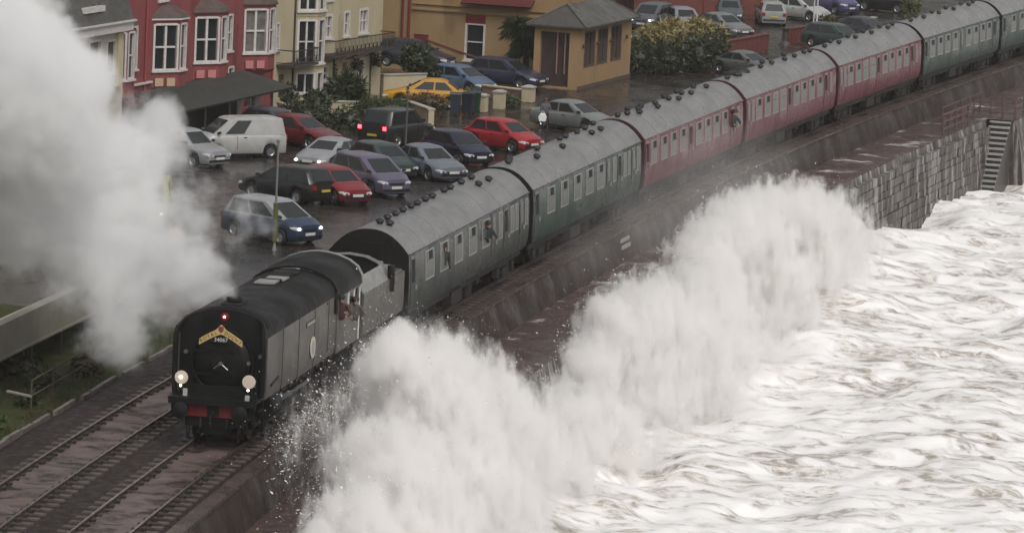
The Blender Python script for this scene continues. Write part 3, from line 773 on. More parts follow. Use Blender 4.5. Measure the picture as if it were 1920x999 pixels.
# running gear
def gear(root, name, r, xs, yoff=.76, spokes=False):
    for x in xs:
        for sg in (-1, 1): wheel_mb(r, .14).build(name, IRON, root, smooth=40).location = (x, sg * yoff, r)
gear(loco, 'leading_wheel', .46, (1.75, 3.55)); gear(loco, 'driving_wheel', .94, (5.0, 7.1, 9.2)); gear(loco, 'trailing_wheel', .50, (11.9,))
mb = MB()
for sg in (-1, 1):
    mb.box((7.0, sg * .60, .95), (12.2, .05, .75)); mb.box((2.65, sg * .95, .52), (2.6, .08, .20))
mb.box((7.0, 0, 1.22), (12.2, 1.9, .10)); mb.build('frames', IRON, loco)
for sg in (-1, 1):
    cy = MB().lathe([(0, -.62), (.33, -.60), (.36, -.5), (.36, .5), (.33, .6), (0, .6)], (2.75, sg * 1.06, .92), 'x', 20).box((2.75, sg * 1.02, 1.22), (1.15, .5, .35)).build('cylinder', BLACK, loco, smooth=40)
    MB().tube((3.3, sg * 1.06, .92), (4.5, sg * 1.06, .92), .04, 8).box((4.4, sg * 1.06, .92), (.3, .1, .25)).tube((4.4, sg * 1.08, .92), (7.1, sg * 1.0, .70), .05, 6).build('connecting_rod', mm('worn_steel', (.25, .25, .25), .35, metal=.7), loco)
    MB().box((7.1, sg * .93, .70), (4.4, .05, .12)).build('coupling_rod', mm('worn_steel', (.25, .25, .25), .35, metal=.7), loco)
    MB().box((1.1, sg * 1.18, .72), (.4, .12, .05)).box((1.1, sg * 1.18, 1.02), (.4, .12, .05)).box((1.31, sg * 1.18, .98), (.03, .2, .7)).build('front_step', BLACK, loco)
    MB().path([(.62, sg * .75, .75), (.50, sg * .75, .35), (.52, sg * .75, .14)], .05, 6).build('guard_iron', BLACK, loco)
    mb = MB()
    for x in np.arange(3.9, 10.6, .95): mb.box((x, sg * 1.28, 1.25), (.5, .04, .14))
    mb.build('valance', IRON, loco)
MB().box((.75, 0, .70), (.5, 1.7, .32)).box((1.0, 0, .48), (.9, 1.0, .3)).build('front_frame', BLACK, loco)
MB().box((2.2, -1.385, 1.72), (1.0, .03, .07), ry=-.12).build('handrail', BLACK, loco)
# cab
CX0, CX1 = 10.75, 14.0
for sg in (-1, 1):
    MB().box(((CX0 + CX1) / 2, sg * 1.385, 1.95), (CX1 - CX0, .05, 1.30)).box((CX0 + .40, sg * 1.385, 2.85), (.8, .05, .5)).box((CX1 - .10, sg * 1.385, 2.85), (.2, .05, .5)).box((12.5, sg * 1.385, 3.05), (2.9, .05, .12)).build('cab_side', LOCO_SIDE, loco)
    for x in (11.95, 12.85): MB().box((x, sg * 1.375, 2.80), (.78, .02, .40)).build('cab_window', GLASS, loco)
    for x in (11.55, 12.4, 13.28): MB().box((x, sg * 1.40, 2.80), (.06, .04, .42)).build('window_bar', WHITE, loco)
    MB().tube((CX1 + .12, sg * 1.40, 1.3), (CX1 + .12, sg * 1.40, 2.95), .025, 6).build('handrail', WHITE, loco)
    MB().prism([(CX0 - .05, 2.55), (CX0 - .35, 2.60), (CX0 - .35, 3.05), (CX0 - .05, 3.30)], sg * 1.30 - .02, sg * 1.42).build('cab_front_panel', SOOT, loco)
roofp = [(1.42, 3.05), (1.40, 3.30), (1.25, 3.56), (.98, 3.75), (.6, 3.89), (.3, 3.95), (0, 3.97)]
roofp = roofp + [(-y, z) for y, z in roofp[::-1][1:]]
MB().loft([[(x, y, z) for y, z in roofp] + [(x, y * .96, z - .06) for y, z in roofp[::-1]] for x in (CX0 - .1, 12.5, 14.35)]).build('cab_roof', SOOT, loco, smooth=40)
MB().loft([[(x, y * 1.015, z + .02) for y, z in roofp] + [(x, y * .93, z - .09) for y, z in roofp[::-1]] for x in (14.30, 14.52)]).build('cab_roof_rim', GREYPAINT, loco, smooth=40)
MB().box((11.0, 0, 2.4), (.1, 2.6, 2.2)).build('boiler_backhead', BLACK, loco)
MB().box((12.6, 0, 1.33), (3.5, 2.6, .08)).build('cab_floor', BLACK, loco)

p1, p2 = T(15.8, 0), T(19.8, 0); d = (p2 - p1).normalized(); hT = math.atan2(d.y, d.x); oT = p1 - d * 15.8
tender = thing('tender', 'tender with an open black coal bunker between locomotive and first coach', 'tender', oT, hT)
for sg in (-1, 1):
    MB().loft([[(x, sg * 1.34, 1.28), (x, sg * 1.37, 1.6), (x, sg * 1.37, 2.62), (x, sg * 1.27, 2.62), (x, sg * 1.27, 1.28)] for x in (14.85, 21.0)]).build('tank_side', LOCO_SIDE, tender, smooth=30)
    MB().slab([(14.95, sg * 1.34, 2.62), (18.6, sg * 1.34, 2.62), (18.6, sg * 1.08, 3.10), (14.95, sg * 1.08, 3.10)], .05).build('bunker_raves', GREYPAINT, tender)
MB().loft([[(x, -1.30, 2.60), (x, 1.30, 2.60), (x, 1.25, 2.68), (x, -1.25, 2.68)] for x in (18.6, 21.0)]).build('tank_top', LOCO_SIDE, tender)
MB().box((17.9, 0, 1.85), (6.2, 2.5, 1.1)).build('tank', BLACK, tender)
bp = [(1.30, 2.6), (1.22, 2.95), (1.0, 3.20), (.6, 3.36), (0, 3.42)]; bp = bp + [(-y, z) for y, z in bp[::-1][1:]]
MB().prism(bp, 18.60, 18.70, 'x').build('rear_bulkhead', BLACK, tender)
MB().loft([[(x, y, z) for y, z in bp] + [(x, y * .95, z - .06) for y, z in bp[::-1]] for x in (18.52, 18.72)]).build('bulkhead_rim', GREYPAINT, tender)
MB().box((19.3, -.95, 2.82), (.75, .45, .30)).box((20.3, .3, 2.80), (.8, .7, .24)).tube((20.1, -.6, 2.65), (20.1, -.6, 2.98), .22, 12).build('filler_box', GREYPAINT, tender)
MB().tube((18.9, -1.36, 2.2), (18.9, -1.36, 3.05), .13, 10).build('standpipe', BLACK, tender)
n = 22; mb = MB(); vs = []; fs = []
for i in range(n):
    for j in range(14):
        x = lerp(14.95, 18.6, i / (n - 1)); y = lerp(-1.2, 1.2, j / 13)
        vs.append((x, y, 2.50 + .12 * (1 - (y / 1.2) ** 2) + .10 * float(fbm(x * 2.2, y * 2.2, 3, 77))))
for i in range(n - 1):
    for j in range(13): fs.append((i * 14 + j, (i + 1) * 14 + j, (i + 1) * 14 + j + 1, i * 14 + j + 1))
mb.add(vs, fs); o = mb.build('coal', mm('coal', (.004, .004, .0045), .8, bump=.8, scale=6, spec=.15), tender); o['kind'] = 'stuff'
MB().box((17.9, 0, 1.15), (6.4, 2.2, .22)).box((17.9, -.98, .70), (5.6, .08, .55)).box((17.9, .98, .70), (5.6, .08, .55)).build('frames', IRON, tender)
gear(tender, 'wheel', .54, (15.8, 17.9, 20.0), .78)

# ================================================================== cars
CARS = {
    # L, W, H, belt, bonnet height, x of: windscreen base, roof front, roof rear, rear-window base; wheelbase half
    'hatch':  dict(L=3.95, W=1.68, H=1.45, belt=.92, bon=.84, xw=1.18, xr=.22, xq=-1.30, xb=-1.80, wb=1.23),
    'saloon': dict(L=4.45, W=1.74, H=1.43, belt=.90, bon=.83, xw=1.12, xr=.12, xq=-.95, xb=-1.70, wb=1.30),
    'coupe':  dict(L=4.30, W=1.75, H=1.33, belt=.86, bon=.78, xw=1.10, xr=.05, xq=-.70, xb=-1.65, wb=1.27),
    'mpv':    dict(L=4.30, W=1.78, H=1.64, belt=1.00, bon=.95, xw=1.55, xr=.38, xq=-1.60, xb=-1.98, wb=1.32),
    'estate': dict(L=4.45, W=1.76, H=1.50, belt=.93, bon=.85, xw=1.15, xr=.18, xq=-1.72, xb=-2.10, wb=1.33),
    '4x4':    dict(L=4.40, W=1.82, H=1.76, belt=1.10, bon=1.03, xw=1.05, xr=.42, xq=-1.70, xb=-1.98, wb=1.30),
    'van':    dict(L=4.40, W=1.78, H=1.82, belt=1.08, bon=1.00, xw=1.50, xr=.55, xq=-2.02, xb=-2.12, wb=1.36),
    'pickup': dict(L=4.60, W=1.74, H=1.58, belt=.98, bon=.93, xw=1.20, xr=.45, xq=-.35, xb=-.60, wb=1.42),
}
def car_meshes(kind):
    P = CARS[kind]; L, Wd, H = P['L'], P['W'] / 2, P['H']; xf, xr_ = L / 2, -L / 2; wb = P['wb']; wr = .31 if kind != '4x4' else .37
    out = {}
    # lower body: cross-sections along the length, the sill lifted into round arches over the wheels
    st = []
    def sec(x, zb, top, w): st.append((x, zb, top, w))
    def topz(x):
        if x > P['xw']: return lerp(P['belt'], P['bon'], sstep(P['xw'], P['xw'] + .3, x)) - .20 * max(0, (x - P['xw']) / (xf - P['xw'])) ** 1.8
        if x < P['xb']: return P['belt'] - (.03 if kind in ('saloon', 'coupe') else 0) * sstep(P['xb'], xr_, x)
        return P['belt']
    def wid(x): return Wd * (1 - .24 * max(0, (x - xf + .9) / .9) ** 2 - .13 * max(0, (xr_ + .7 - x) / .7) ** 2)
    xs = set(np.linspace(xr_ + .03, xf - .03, 19).round(3))
    zb = {}
    for c in (wb, -wb):
        for t in np.linspace(0, PI, 9):
            x = round(c + math.cos(t) * (wr + .07), 3); xs.add(x); zb[x] = max(.24, .30 + math.sin(t) * (wr + .06))
        for e in (-1, 1): x = round(c + e * (wr + .085), 3); xs.add(x); zb[x] = .22
    xs = sorted(x for x in xs if not any(abs(x - c) < wr + .07 and x not in zb for c in (wb, -wb)))
    rings = []
    def ring(x, z0, zt, w): 
        zm = lerp(z0, zt, .55)
        h = [(w * .92, z0), (w * .98, z0 + .08), (w, zm), (w * .985, zt - .11), (w * .945, zt - .03), (w * .84, zt + .02), (w * .60, zt + .045), (w * .25, zt + .06)]
        return [(x, -y, z) for y, z in h] + [(x, y, z) for y, z in h[::-1]]
    rings.append(ring(xr_, .42, topz(xr_) - .14, wid(xr_) * .93))
    for x in xs: rings.append(ring(x, zb.get(x, .22), topz(x), wid(x)))
    rings.append(ring(xf, .40, topz(xf) - .14, wid(xf) * .93))
    # keep every ring's top above its bottom
    out['body'] = MB().loft(rings)
    # cabin
    bw, rw_ = Wd * .93, Wd * .72
    if kind in ('van', '4x4', 'mpv'): rw_ = Wd * .80
    zb_, zr = P['belt'] - .02, H
    def cab(z):
        t = (z - zb_) / (zr - zb_); k = t ** .92
        return lerp(P['xw'] + .05, P['xr'], k), lerp(P['xb'] - .05, P['xq'], t ** 1.1), lerp(bw, rw_, t ** 1.15)
    rings = []
    for z in np.linspace(zb_, zr - .05, 5):
        a, b, w = cab(z); rings.append([(a, -w * .80, z), (a - .12, -w, z), (b + .12, -w, z), (b, -w * .82, z), (b, w * .82, z), (b + .12, w, z), (a - .12, w, z), (a, w * .80, z)])
    a, b, w = cab(zr); rings.append([(a - .05, -w * .72, zr - .005), (a - .16, -w * .86, zr), (b + .16, -w * .86, zr), (b + .06, -w * .72, zr - .005), (b + .06, w * .72, zr - .005), (b + .16, w * .86, zr), (a - .16, w * .86, zr), (a - .05, w * .72, zr - .005)])
    rings.append([((a + b) / 2 + (p[0] - (a + b) / 2) * .72, p[1] * .62, zr + .045) for p in rings[-1]])
    out['cabin'] = MB().loft(rings)
    def glass(sidepts): return MB().slab(sidepts, -.0).mesh
    z0, z1 = zb_ + .07, zr - .10
    a0, b0, w0 = cab(z0); a1, b1, w1 = cab(z1)
    e = .012
    out['windscreen'] = MB().add([(a0 + e, -w0 * .76, z0), (a0 + e, w0 * .76, z0), (a1 + e, w1 * .74, z1), (a1 + e, -w1 * .74, z1)], [(0, 1, 2, 3)])
    out['rear_window'] = MB().add([(b0 - e, w0 * .74, z0 + .03), (b0 - e, -w0 * .74, z0 + .03), (b1 - e, -w1 * .72, z1), (b1 - e, w1 * .72, z1)], [(0, 1, 2, 3)])
    sw = []
    cuts = [(.16, .52), (.56, .90)] if kind not in ('van', 'pickup') else [(.14, .40)] if kind == 'van' else [(.2, .85)]
    for sg in (-1, 1):
        for c0, c1 in cuts:
            q = []
            for (aa, bb, ww, z), cc in (((a0, b0, w0, z0), c0), ((a0, b0, w0, z0), c1), ((a1, b1, w1, z1), c1), ((a1, b1, w1, z1), c0)):
                q.append((lerp(aa, bb, cc), sg * (ww + e), z))
            sw.append(q)
    out['side_window'] = sw
    wt = MB().lathe([(wr * .62, -.09), (wr * .93, -.10), (wr, -.06), (wr, .06), (wr * .93, .10), (wr * .62, .09)], (0, 0, 0), 'y', 18)
    rm = MB().lathe([(0, -.06), (wr * .2, -.065), (wr * .25, -.04), (wr * .55, -.05), (wr * .64, -.085), (wr * .64, .085), (wr * .5, .05), (0, .06)], (0, 0, 0), 'y', 14)
    out['tyre'] = wt; out['rim'] = rm; out['wr'] = wr; out['wid'] = wid; out['topz'] = topz
    return out
_cm = {}
def car(label, kind, x, y, deg, col, z=GZ, lights=None, plate='front', cat='car', roof=None, trim=None):
    key = 'car' + kind
    if key not in _cm:
        q = car_meshes(kind); m = {}
        for n in ('body', 'cabin'): m[n] = q[n].mesh(n, WHITE, smooth=38)
        m['windscreen'] = q['windscreen'].mesh('windscreen', GLASS, recalc=False); m['rear_window'] = q['rear_window'].mesh('rear_window', GLASS, recalc=False)
        m['side_window'] = [MB().add(p, [(0, 1, 2, 3)]).mesh('side_window', GLASS, recalc=False) for p in q['side_window']]
        m['tyre'] = q['tyre'].mesh('wheel', RUBBER, smooth=40); m['rim'] = q['rim'].mesh('rim', RIM, smooth=40); m['q'] = q
        _cm[key] = m
    m = _cm[key]; P = CARS[kind]; q = m['q']
    pm = paint('car_paint', col)
    root = thing('parked_car' if cat == 'car' else 'parked_van' if cat == 'van' else cat, label, cat, (x, y, z), math.radians(deg), 'parked cars')
    def painted(o, pmat=pm):
        o.material_slots[0].link = 'OBJECT'; o.material_slots[0].material = pmat; return o
    body = painted(put('body', m['body'], root)); cb = painted(put('cabin', m['cabin'], root), paint('car_roof', roof) if roof else pm)
    put('windscreen', m['windscreen'], root); put('rear_window', m['rear_window'], root)
    for w in m['side_window']: put('side_window', w, root)
    wid, topz, wr = q['wid'], q['topz'], q['wr']
    for sx in (-1, 1):
        for sy in (-1, 1):
            w = put('wheel', m['tyre'], root, (sx * P['wb'], sy * (P['W'] / 2 - .12), wr)); put('rim', m['rim'], w)
    xf = P['L'] / 2; W2 = P['W'] / 2
    zl = topz(xf - .2) - .10
    def part(key, fn, name, ma, parent=root): return put(name, cached((kind, key), lambda: fn().mesh(name, ma, bevel=0)), parent)
    for sg in (-1, 1):
        hl = part(('hl', sg), lambda: MB().loft([[(xf - .34, sg * W2 * .83, zl + .055), (xf - .34, sg * W2 * .90, zl - .0), (xf - .30, sg * W2 * .90, zl - .06), (xf - .30, sg * W2 * .60, zl - .07), (xf - .30, sg * W2 * .60, zl + .03)],
                                                [(xf - .02, sg * W2 * .72, zl - .00), (xf - .03, sg * W2 * .83, zl - .04), (xf - .02, sg * W2 * .82, zl - .12), (xf + .005, sg * W2 * .50, zl - .13), (xf - .0, sg * W2 * .50, zl - .03)]]), 'headlight', LAMPGLASS)
        if lights == 'front':
            MB().lathe([(0, .03), (.05, .02), (.06, 0), (0, 0)], (xf + .0, sg * W2 * .66, zl - .06), 'x', 10).build('bulb', mm('lit_headlamp', (1, 1, 1), .3, emit=(1, .95, .88), es=7), hl)
        tlz = P['belt'] - .16
        tl = part(('tl', sg), lambda: MB().box((-xf + .03, sg * W2 * .76, tlz), (.12, W2 * .22, .20)), 'tail_light', REDLENS)
        if lights == 'rear':
            MB().box((-xf - .04, sg * W2 * .76, tlz + .02), (.02, W2 * .20, .17)).build('bulb', mm('lit_brake_lamp', (1, .05, .05), .4, emit=(1, .035, .05), es=9), tl)
        mi = part(('mi', sg), lambda: MB().loft([[(P['xw'] - .28, sg * (W2 * .90), P['belt'] + .05), (P['xw'] - .28, sg * (W2 * 1.12), P['belt'] + .06), (P['xw'] - .28, sg * (W2 * 1.12), P['belt'] + .17), (P['xw'] - .28, sg * (W2 * .95), P['belt'] + .17)], [(P['xw'] - .15, sg * (W2 * .92), P['belt'] + .06), (P['xw'] - .17, sg * (W2 * 1.08), P['belt'] + .07), (P['xw'] - .17, sg * (W2 * 1.08), P['belt'] + .14), (P['xw'] - .15, sg * (W2 * .95), P['belt'] + .14)]]), 'mirror', CARTRIM)
    part('gr', lambda: MB().box((xf - .02, 0, zl - .13), (.06, W2 * .8, .09)), 'grille', CARTRIM)
    part('fb', lambda: MB().box((xf - .03, 0, .36), (.10, W2 * 1.5, .11)), 'front_bumper_intake', CARTRIM)
    part('rb', lambda: MB().box((-xf + .02, 0, .40), (.10, W2 * 1.6, .10)), 'rear_bumper', CARTRIM)
    part('fp', lambda: MB().box((xf + .025, 0, .47), (.015, .52, .11)), 'number_plate', PLATE_W)
    part('rp', lambda: MB().box((-xf - .035, 0, .62), (.015, .52, .11)), 'number_plate', PLATE_Y)
    part('un', lambda: MB().box((0, 0, .30), (P['L'] * .86, P['W'] * .72, .30)), 'underbody', RUBBER)
    part('wp', lambda: MB().path([(P['xw'] + .03, -.45, P['belt'] + .03), (P['xw'] - .06, .05, P['belt'] + .12)], .012, 4), 'wiper', CARTRIM)
    if kind == 'van' or kind == '4x4':
        part('dl', lambda: MB().box((.35, -W2 * 1.0, .72), (.012, .02, .62)).box((.35, W2 * 1.0, .72), (.012, .02, .62)), 'door_seam', CARTRIM)
    part('hd', lambda: MB().box((-.05, -W2 * .995, P['belt'] - .12), (.16, .03, .035)).box((-.05, W2 * .995, P['belt'] - .12), (.16, .03, .035)), 'handle', CARTRIM)['kind'] = 'stuff'
    if kind == 'pickup':
        part('bed', lambda: MB().box((-1.45, 0, P['belt'] + .012), (1.5, W2 * 1.55, .02)), 'load_bed', CARTRIM)
    return root
SIL, WHT, RED, MARO = (.42, .43, .45), (.62, .62, .60), (.42, .022, .03), (.19, .018, .028)
NAVY, DKB, LBL, GRY = (.018, .022, .055), (.035, .06, .12), (.13, .20, .32), (.20, .22, .23)
PURP, DGRN, BLK, YELW, LILAC = (.17, .15, .23), (.03, .055, .045), (.014, .014, .016), (.80, .40, .025), (.34, .33, .40)
car('silver coupe at the front of the open tarmac, headlamps towards the railway', 'coupe', 74.6, 11.6, 163, SIL, lights='front')
car('purple-grey people carrier parked beside the red hatchback', 'mpv', 66.3, 8.2, 224, PURP)
car('dark teal car half hidden behind the purple people carrier', 'hatch', 72.9, 8.9, 222, (.05, .075, .08))
car('pale blue-grey saloon parked in front of the navy hatchback', 'saloon', 73.3, 6.9, 222, (.21, .24, .29))
car('navy hatchback between the blue-grey saloon and the bright red car', 'hatch', 79.8, 6.7, 224, NAVY, lights=None)
car('bright red hatchback nearest the train roof', 'hatch', 86.3, 5.6, 236, (.50, .02, .03))
car('darker red hatchback with a white front plate beside the dark estate', 'hatch', 62.6, 9.0, 222, (.30, .022, .030))
car('near-black estate with its tail towards the railway and a yellow rear plate', 'estate', 62.0, 10.9, 58, BLK)
car('blue people carrier with a pale roof by the foot of the lamp post', 'mpv', 49.0, 8.75, 236, DKB, roof=(.42, .44, .46), lights='front')
car('white van with black side bars, nose to the steam', 'van', 76.6, 16.4, 128, WHT, cat='van')
car('silver pickup coming out of the edge of the steam', 'pickup', 72.6, 17.9, 238, SIL, cat='pickup')
car('dark red saloon behind the white van', 'saloon', 82.6, 14.7, 240, MARO)
car('dark blue hatchback squeezed between white van and dark red saloon', 'hatch', 84.6, 16.3, 236, (.06, .07, .10))
car('black off-roader with both red brake lights lit', '4x4', 85.6, 10.6, -22, (.022, .028, .028), lights='rear')
car('yellow saloon seen side-on behind the low garden wall', 'saloon', 104.2, 12.6, 97, YELW)
car('light blue hatchback behind the yellow saloon', 'hatch', 112.6, 12.3, 240, LBL)
car('dark navy estate on the drive by the drainpipes of the tan building', 'estate', 119.4, 16.0, 255, (.03, .035, .06), z=.15)
car('navy estate parked under the sash window of the tan building', 'estate', 117.6, 10.6, 248, (.045, .05, .10))
car('grey-green saloon passing close behind the green coach roof', 'saloon', 97.4, 3.9, 242, (.26, .29, .28))
car('grey coupe half hidden by the roof of the maroon coaches', 'coupe', 133.0, -.7, 236, (.17, .18, .17))
car('dark green estate beyond the middle maroon coach', 'estate', 154.5, -3.9, 238, (.05, .085, .075))
car('blue-black saloon whose roof just shows above the third maroon coach', 'saloon', 162.0, -5.0, 238, (.05, .055, .075))
car('dark people carrier with a lit headlamp beside the kiosk', 'mpv', 160.9, 8.4, 168, (.12, .13, .15), lights='front')
car('lilac-grey car behind the flowering bushes', 'hatch', 161.0, 6.4, 200, LILAC)
car('grey saloon at the end of the flowering bushes', 'saloon', 158.6, 3.6, 225, (.24, .25, .25))
car('dark blue-grey hatchback in the upper car park', 'hatch', 170.5, 4.6, 190, (.10, .12, .14))
car('silver estate with its tailgate to the camera in the upper car park', 'estate', 170.6, 1.9, 12, (.44, .44, .42))
car('white hatchback next to the silver estate in the upper car park', 'hatch', 175.4, .4, 240, WHT)
car('violet-blue car behind the white lamp standards', 'mpv', 183.0, -.8, 230, (.12, .11, .26))
car('pale car at the top of the upper car park', 'hatch', 190.4, -1.6, 215, (.36, .38, .42), lights='front')
car('large black vehicle at the top edge beyond the coach roofs', '4x4', 186.5, -4.4, 245, (.015, .016, .02))
car('yellow-green emergency van showing faintly through the steam', 'van', 51.0, 14.2, 190, (.50, .52, .06), cat='van', lights='front')

# ================================================================== plants
LEAFM = {}
def leafmat(key, a, b):
    if key not in LEAFM:
        m = mat('leaf_' + key, a, .5, col2=b, scale=3.5, lo=.3, hi=.7)
        LEAFM[key] = m
    return LEAFM[key]
def leaf_cloud(blobs, n, size, seed, droop=0.0, blade=2.2, shell=.55):
    rg = np.random.default_rng(seed); vs = []; fs = []
    vol = np.array([b[3] * b[4] * b[5] for b in blobs]); cnt = (n * vol / vol.sum()).astype(int)
    for b, c in zip(blobs, cnt):
        d = rg.normal(size=(c, 3)); d /= np.linalg.norm(d, axis=1)[:, None]
        rr = rg.uniform(shell, 1.0, c) ** .6
        rr *= 1 + .22 * vnoise(d[:, 0] * 3 + b[0], d[:, 2] * 3 + d[:, 1] * 2, seed)
        P = np.array(b[:3]) + d * rr[:, None] * np.array(b[3:6])
        for p, dd in zip(P, d):
            t = rg.normal(size=3); t += dd * .8; t[2] -= droop; t /= np.linalg.norm(t)
            u = np.cross(t, rg.normal(size=3)); u /= np.linalg.norm(u) + 1e-9
            s = size * rg.uniform(.6, 1.4); k = len(vs)
            vs += [tuple(p - u * s * .5), tuple(p + t * s * blade * .5 - u * s * .12), tuple(p + t * s * blade), tuple(p + u * s * .5)]
            fs.append((k, k + 1, k + 2, k + 3))
    return MB().add(vs, fs)
def bush(name, label, cat, loc, blobs, n, size, key, a, b, seed, group=None, stem=True, **k):
    root = thing(name, label, cat, loc, 0, group)
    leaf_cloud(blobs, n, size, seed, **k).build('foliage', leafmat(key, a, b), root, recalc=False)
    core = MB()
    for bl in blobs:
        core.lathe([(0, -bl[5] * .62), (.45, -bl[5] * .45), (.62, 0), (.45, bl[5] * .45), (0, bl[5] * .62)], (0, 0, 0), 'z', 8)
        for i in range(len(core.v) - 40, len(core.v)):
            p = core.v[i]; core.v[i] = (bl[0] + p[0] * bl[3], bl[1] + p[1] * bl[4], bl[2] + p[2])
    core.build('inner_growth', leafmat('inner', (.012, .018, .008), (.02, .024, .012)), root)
    if stem:
        for bl in blobs[:3]:
            MB().tube((bl[0] * .6, bl[1] * .6, 0), (bl[0], bl[1], bl[2]), .05, 6, .025).build('stem', mm('bark', (.06, .045, .035), .9), root)
    return root
DG, MG = ((.018, .030, .010), (.040, .055, .018)), ((.035, .060, .015), (.07, .095, .028))
OL, RU = ((.045, .048, .015), (.085, .075, .025)), ((.075, .048, .020), (.12, .075, .03))
B = bush
B('shrub', 'dark round shrub before the board at the cream house', 'shrub', (95.5, 16.6, GZ), [(0, 0, .7, .9, .8, .75)], 900, .10, 'dg', *DG, 1, 'garden shrubs')
B('shrub', 'dark shrub left of the cream house door', 'shrub', (97.2, 18.6, GZ), [(0, 0, .7, .8, .8, .8)], 800, .10, 'dg', *DG, 2, 'garden shrubs')
B('shrub', 'big bush under the pink house porch', 'shrub', (93.5, 21.3, GZ), [(0, 0, .8, 1.3, 1.2, .9), (-1.4, .8, .6, 1, 1, .7)], 1600, .10, 'dg', *DG, 3, 'garden shrubs')
B('shrub', 'wide dark bush at the corner of the car park behind the dark red saloon', 'shrub', (90.5, 16.0, GZ), [(0, 0, .55, 1.2, 1.5, .65), (.8, -2.0, .5, 1, 1.0, .6)], 1700, .10, 'mg', *DG, 4, 'garden shrubs')
B('shrub', 'round green bush beside the black off-roader', 'shrub', (93.0, 13.4, GZ), [(0, 0, .7, .9, .85, .8)], 1000, .09, 'ol', (.030, .042, .012), (.055, .065, .02), 5, 'garden shrubs')
B('shrub', 'grassy green planting below the white coping of the garden wall', 'shrub', (97.6, 13.2, GZ), [(0, 0, .5, .9, 1.2, .5)], 900, .10, 'mg2', *MG, 6, 'garden shrubs')
B('shrub', 'dark spiky bush before the white door of the cream house', 'shrub', (100.3, 16.0, GZ), [(0, 0, .9, .75, .9, .8)], 900, .16, 'dg', *DG, 7, 'garden shrubs', blade=3.5)
B('shrub', 'narrow conifer beside the cream house doorway', 'conifer', (103.0, 17.3, GZ), [(0, 0, 1.1, .28, .28, 1.1)], 500, .08, 'dg', *DG, 8)
B('tree', 'small green tree in front of the dark navy estate', 'tree', (112.0, 14.6, GZ), [(0, 0, 1.7, 1.0, .95, .8), (.2, -.6, 1.2, .7, .7, .6)], 1300, .12, 'mg', (.025, .042, .012), (.05, .07, .02), 9)
B('shrub', 'low planting with a brown heap inside the cream garden wall', 'shrub', (99.0, 11.6, GZ), [(0, 0, .8, .8, 1.2, .35)], 700, .09, 'ru', *RU, 10, 'garden shrubs')
B('shrub', 'low green hedge in front of the yellow saloon', 'hedge', (101.5, 12.4, GZ), [(0, 0, .35, .6, 1.5, .35)], 700, .09, 'mg2', *MG, 11)
B('shrub', 'green weeds round the wheelie bins', 'shrub', (104.4, 10.3, GZ), [(0, 0, .55, .6, .5, .55)], 500, .09, 'mg2', *MG, 12, 'garden shrubs')
B('shrub', 'weeds between the gateposts and the end pillar', 'shrub', (106.8, 8.6, GZ), [(0, 0, .3, .5, .5, .3)], 300, .08, 'mg2', *MG, 13, 'garden shrubs')
# the large flowering thicket beyond the kiosk: dark below, straw-coloured plumes above
th = [(0, 0, .8, 2.0, 1.4, 1.0), (-1.6, 1.5, .9, 1.6, 1.2, 1.0), (1.5, -1.5, 1.0, 1.8, 1.1, 1.1), (2.5, -2.4, 1.2, 1.2, .8, 1.2)]
B('thicket', 'wide dark green thicket between the kiosk and the brick wall', 'bushes', (131.5, 3.6, GZ), th, 4200, .13, 'thick', (.020, .030, .013), (.045, .055, .022), 14)
pb = [(0, .3, .5, 1.9, 1.1, .75), (-1.0, 1.4, .4, 1.3, .9, .6), (1.6, -1.0, .55, 1.6, .9, .7), (2.0, -1.9, .4, 1.0, .6, .6)]
B('plume_grass', 'straw-yellow plumed shrub rising out of the dark thicket', 'shrub', (134.0, 3.4, GZ + 1.55), pb, 3400, .13, 'plume', (.33, .25, .11), (.17, .16, .055), 15, droop=.5, blade=3.2, stem=False)
B('shrub', 'sharp yellow-green bush against the side of the kiosk', 'shrub', (130.0, 5.3, GZ + .9), [(0, 0, .5, .5, .4, .7)], 500, .12, 'yg', (.14, .16, .04), (.09, .11, .03), 16)
B('shrub', 'small olive bush at the end of the far brick wall', 'shrub', (164.0, -2.6, GZ), [(0, 0, .6, .9, .6, .7)], 600, .11, 'ol2', *OL, 17)
B('shrub', 'yellowish bush by the kerb beyond the third maroon coach', 'shrub', (182.0, -6.4, GZ), [(0, 0, .8, .8, .6, .9)], 600, .11, 'yg2', (.07, .08, .02), (.12, .12, .04), 18)
B('tree', 'dark green tree above the red wall at the top of the photo', 'tree', (172.0, 12.5, GZ), [(0, 0, 2.8, 2.0, 2.0, 1.6), (1, -1, 3.4, 1.6, 1.6, 1.2)], 2600, .18, 'dg', *DG, 19)
